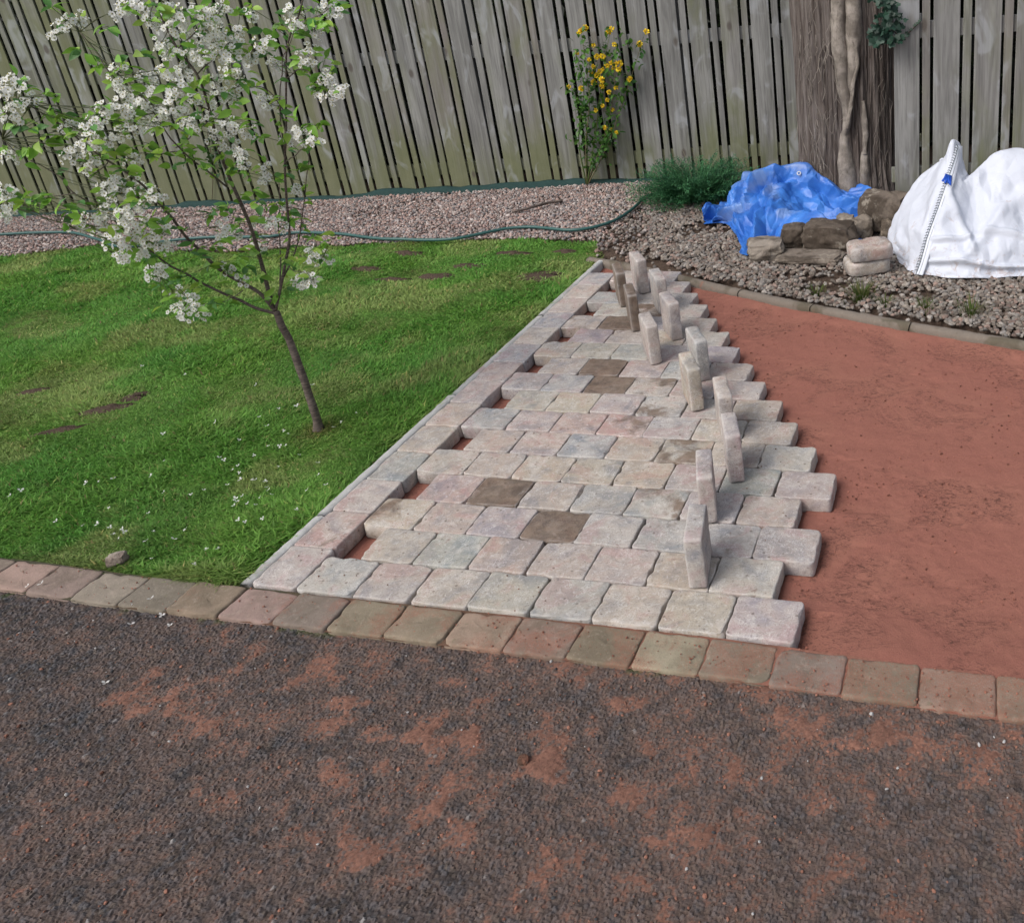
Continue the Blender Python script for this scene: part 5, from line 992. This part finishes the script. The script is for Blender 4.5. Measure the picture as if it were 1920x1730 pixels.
seamw = np.exp(-((U-.54)/.035)**2); disp = disp*(1-.75*seamw)
dg = np.abs((U-.62)*.8-(W-.35)*.55)/.04; disp = disp+.028*np.exp(-dg**2)*sstep(.2, .35, W)*sstep(.85, .7, W)
dg = np.abs((U-1.15)*.7+(W-.5)*.8)/.05; disp = disp+.030*np.exp(-dg**2)*sstep(.2, .4, W)*sstep(.85, .7, W)
fade = sstep(-.75, -.3, W); V = P0+N*(disp*fade)[..., None]; V[..., 2] = np.maximum(V[..., 2], .004)
bb = np.array([V[nu//2, -1, 0], V[nu//2, -1, 1]+.15, 0]); sk = empty('bulk_sack', tuple(bb), 'large slumped white woven builder sack at the right edge by the kerb', 'sack')
b_ = mesh('sack_body', (V-bb).reshape(-1, 3), gridF(nu, nv), M['bag'], sk); md = b_.modifiers.new('thickness', 'SOLIDIFY'); md.thickness = .002
# folded hem strip, stitches and blue tie along the seam
iu = int(round(.54/1.8*(nu-1))); j0 = int(round((.8-.015)/1.8*(nv-1))); js = np.arange(j0, nv-1)
Tn = np.cross(N[iu, js], np.gradient(V[iu, js], axis=0)); Tn /= np.linalg.norm(Tn, axis=1)[:, None]+1e-9
if Tn[len(Tn)//2, 0] < 0: Tn = -Tn
seam = V[iu, js]; nn = N[iu, js]; k = len(js); prof = [(-.006, .001), (.0, .007), (.022, .009), (.040, .007), (.044, .001)]
HV = np.stack([seam+Tn*a+nn*b for a, b in prof], 1)-bb; mesh('hem', HV.reshape(-1, 3), gridF(k, 5), M['hem'], sk).modifiers.new('thickness', 'SOLIDIFY').thickness = .002
mb = MB(); d = np.r_[0, np.cumsum(np.linalg.norm(np.diff(seam, axis=0), axis=1))]
for t in np.arange(.01, d[-1]-.01, .0175):
    p, tt, n_ = [np.array([np.interp(t, d, X_[:, i]) for i in range(3)]) for X_ in (seam, Tn, nn)]; up_ = np.array([0, 0, 1.])
    V1, F1 = tubeVF(np.array([p+tt*.004+n_*.009, p-tt*.006+n_*.009+up_*.004, p-tt*.017+n_*.007-up_*.003])-bb, .0019, 5); mb.add(V1, F1)
V1, F1 = tubeVF(seam+Tn*.003+nn*.0105-bb, .0013, 5); mb.add(V1, F1); V1, F1 = tubeVF(seam+Tn*.020+nn*.0105-bb, .0008, 5); mb.add(V1, F1); mb.build('stitching', M['stitch'], sk)
t = d[-1]*.27; p, tt, n_ = [np.array([np.interp(t, d, X_[:, i]) for i in range(3)]) for X_ in (seam, Tn, nn)]; dn = np.array([np.interp(t+.02, d, seam[:, i]) for i in range(3)])-p; dn /= np.linalg.norm(dn); mb = MB()
for k2, (a, L, tw_) in enumerate([(-.016, .060, -.3), (-.006, .066, -.1), (.004, .058, .15), (.013, .066, .3)]):
    q = p+tt*a+n_*.013; w_ = tt*.0058; mb.add(np.array([q-w_-dn*.012, q+w_-dn*.012, q+w_*1.3+dn*L*.5+tt*tw_*.01+n_*.006, q-w_*1.1+dn*L*.5+tt*tw_*.01+n_*.006, q+w_*1.2+dn*L+tt*tw_*.035+n_*.002, q-w_*1.0+dn*L*.93+tt*tw_*.035+n_*.002])-bb, np.array([[0, 1, 2, 3], [3, 2, 4, 5]]))
mb.build('blue_tie', M['tape'], sk).modifiers.new('thickness', 'SOLIDIFY').thickness = .002
fl2 = np.array([PY(1789, 272, 3.47), PY(1804, 274, 3.50), PY(1804, 300, 3.51), PY(1803, 332, 3.52), PY(1798, 318, 3.50), PY(1793, 300, 3.47)])-bb
mesh('flap', fl2, np.array([[0, 1, 2, 5], [5, 2, 3, 4]]), M['hem'], sk).modifiers.new('thickness', 'SOLIDIFY').thickness = .003

# weeds by the kerb
for k, (px, py, n, L, lab) in enumerate([(1530, 548, 60, .06, 'small weed tuft behind the pale kerb piece'), (1615, 556, 150, .10, 'largest pale green grass tuft behind the kerb below the stacked blocks'), (1660, 566, 60, .06, 'low mossy tuft behind the sandy kerb piece'), (1735, 575, 70, .07, 'green tuft between gravel and kerb left of the sack hem'), (1822, 585, 90, .10, 'yellowish grass tuft behind the kerb in front of the sack')]):
    p = G(px, py, 0); mb = MB()
    for i in range(n):
        a = g.uniform(0, 6.28); r = abs(g.normal())*.035; h = np.array([math.cos(a), math.sin(a)]); ln = g.uniform(.3, 1.1); l = L*g.uniform(.5, 1.2); b = np.r_[h*r, -.02]; m = b+np.r_[h*ln*l*.4, l*.6]; t = m+np.r_[h*ln*l*.6, l*.25]; s_ = np.array([-h[1], h[0], 0])*.0022
        mb.add(np.array([b-s_, b+s_, m+s_*.8, m-s_*.8, t]), [np.array([[0, 1, 2, 3]]), np.array([[3, 2, 4]])], np.array([(.10, .14, .035), (.16, .16, .06), (.07, .12, .02)][g.integers(0, 3)])*g.uniform(.7, 1.2))
    o = mb.build('weed_tuft', M['grass'], color=True); o.location = p; tag(o, lab, 'weed', 'weeds along the kerb')
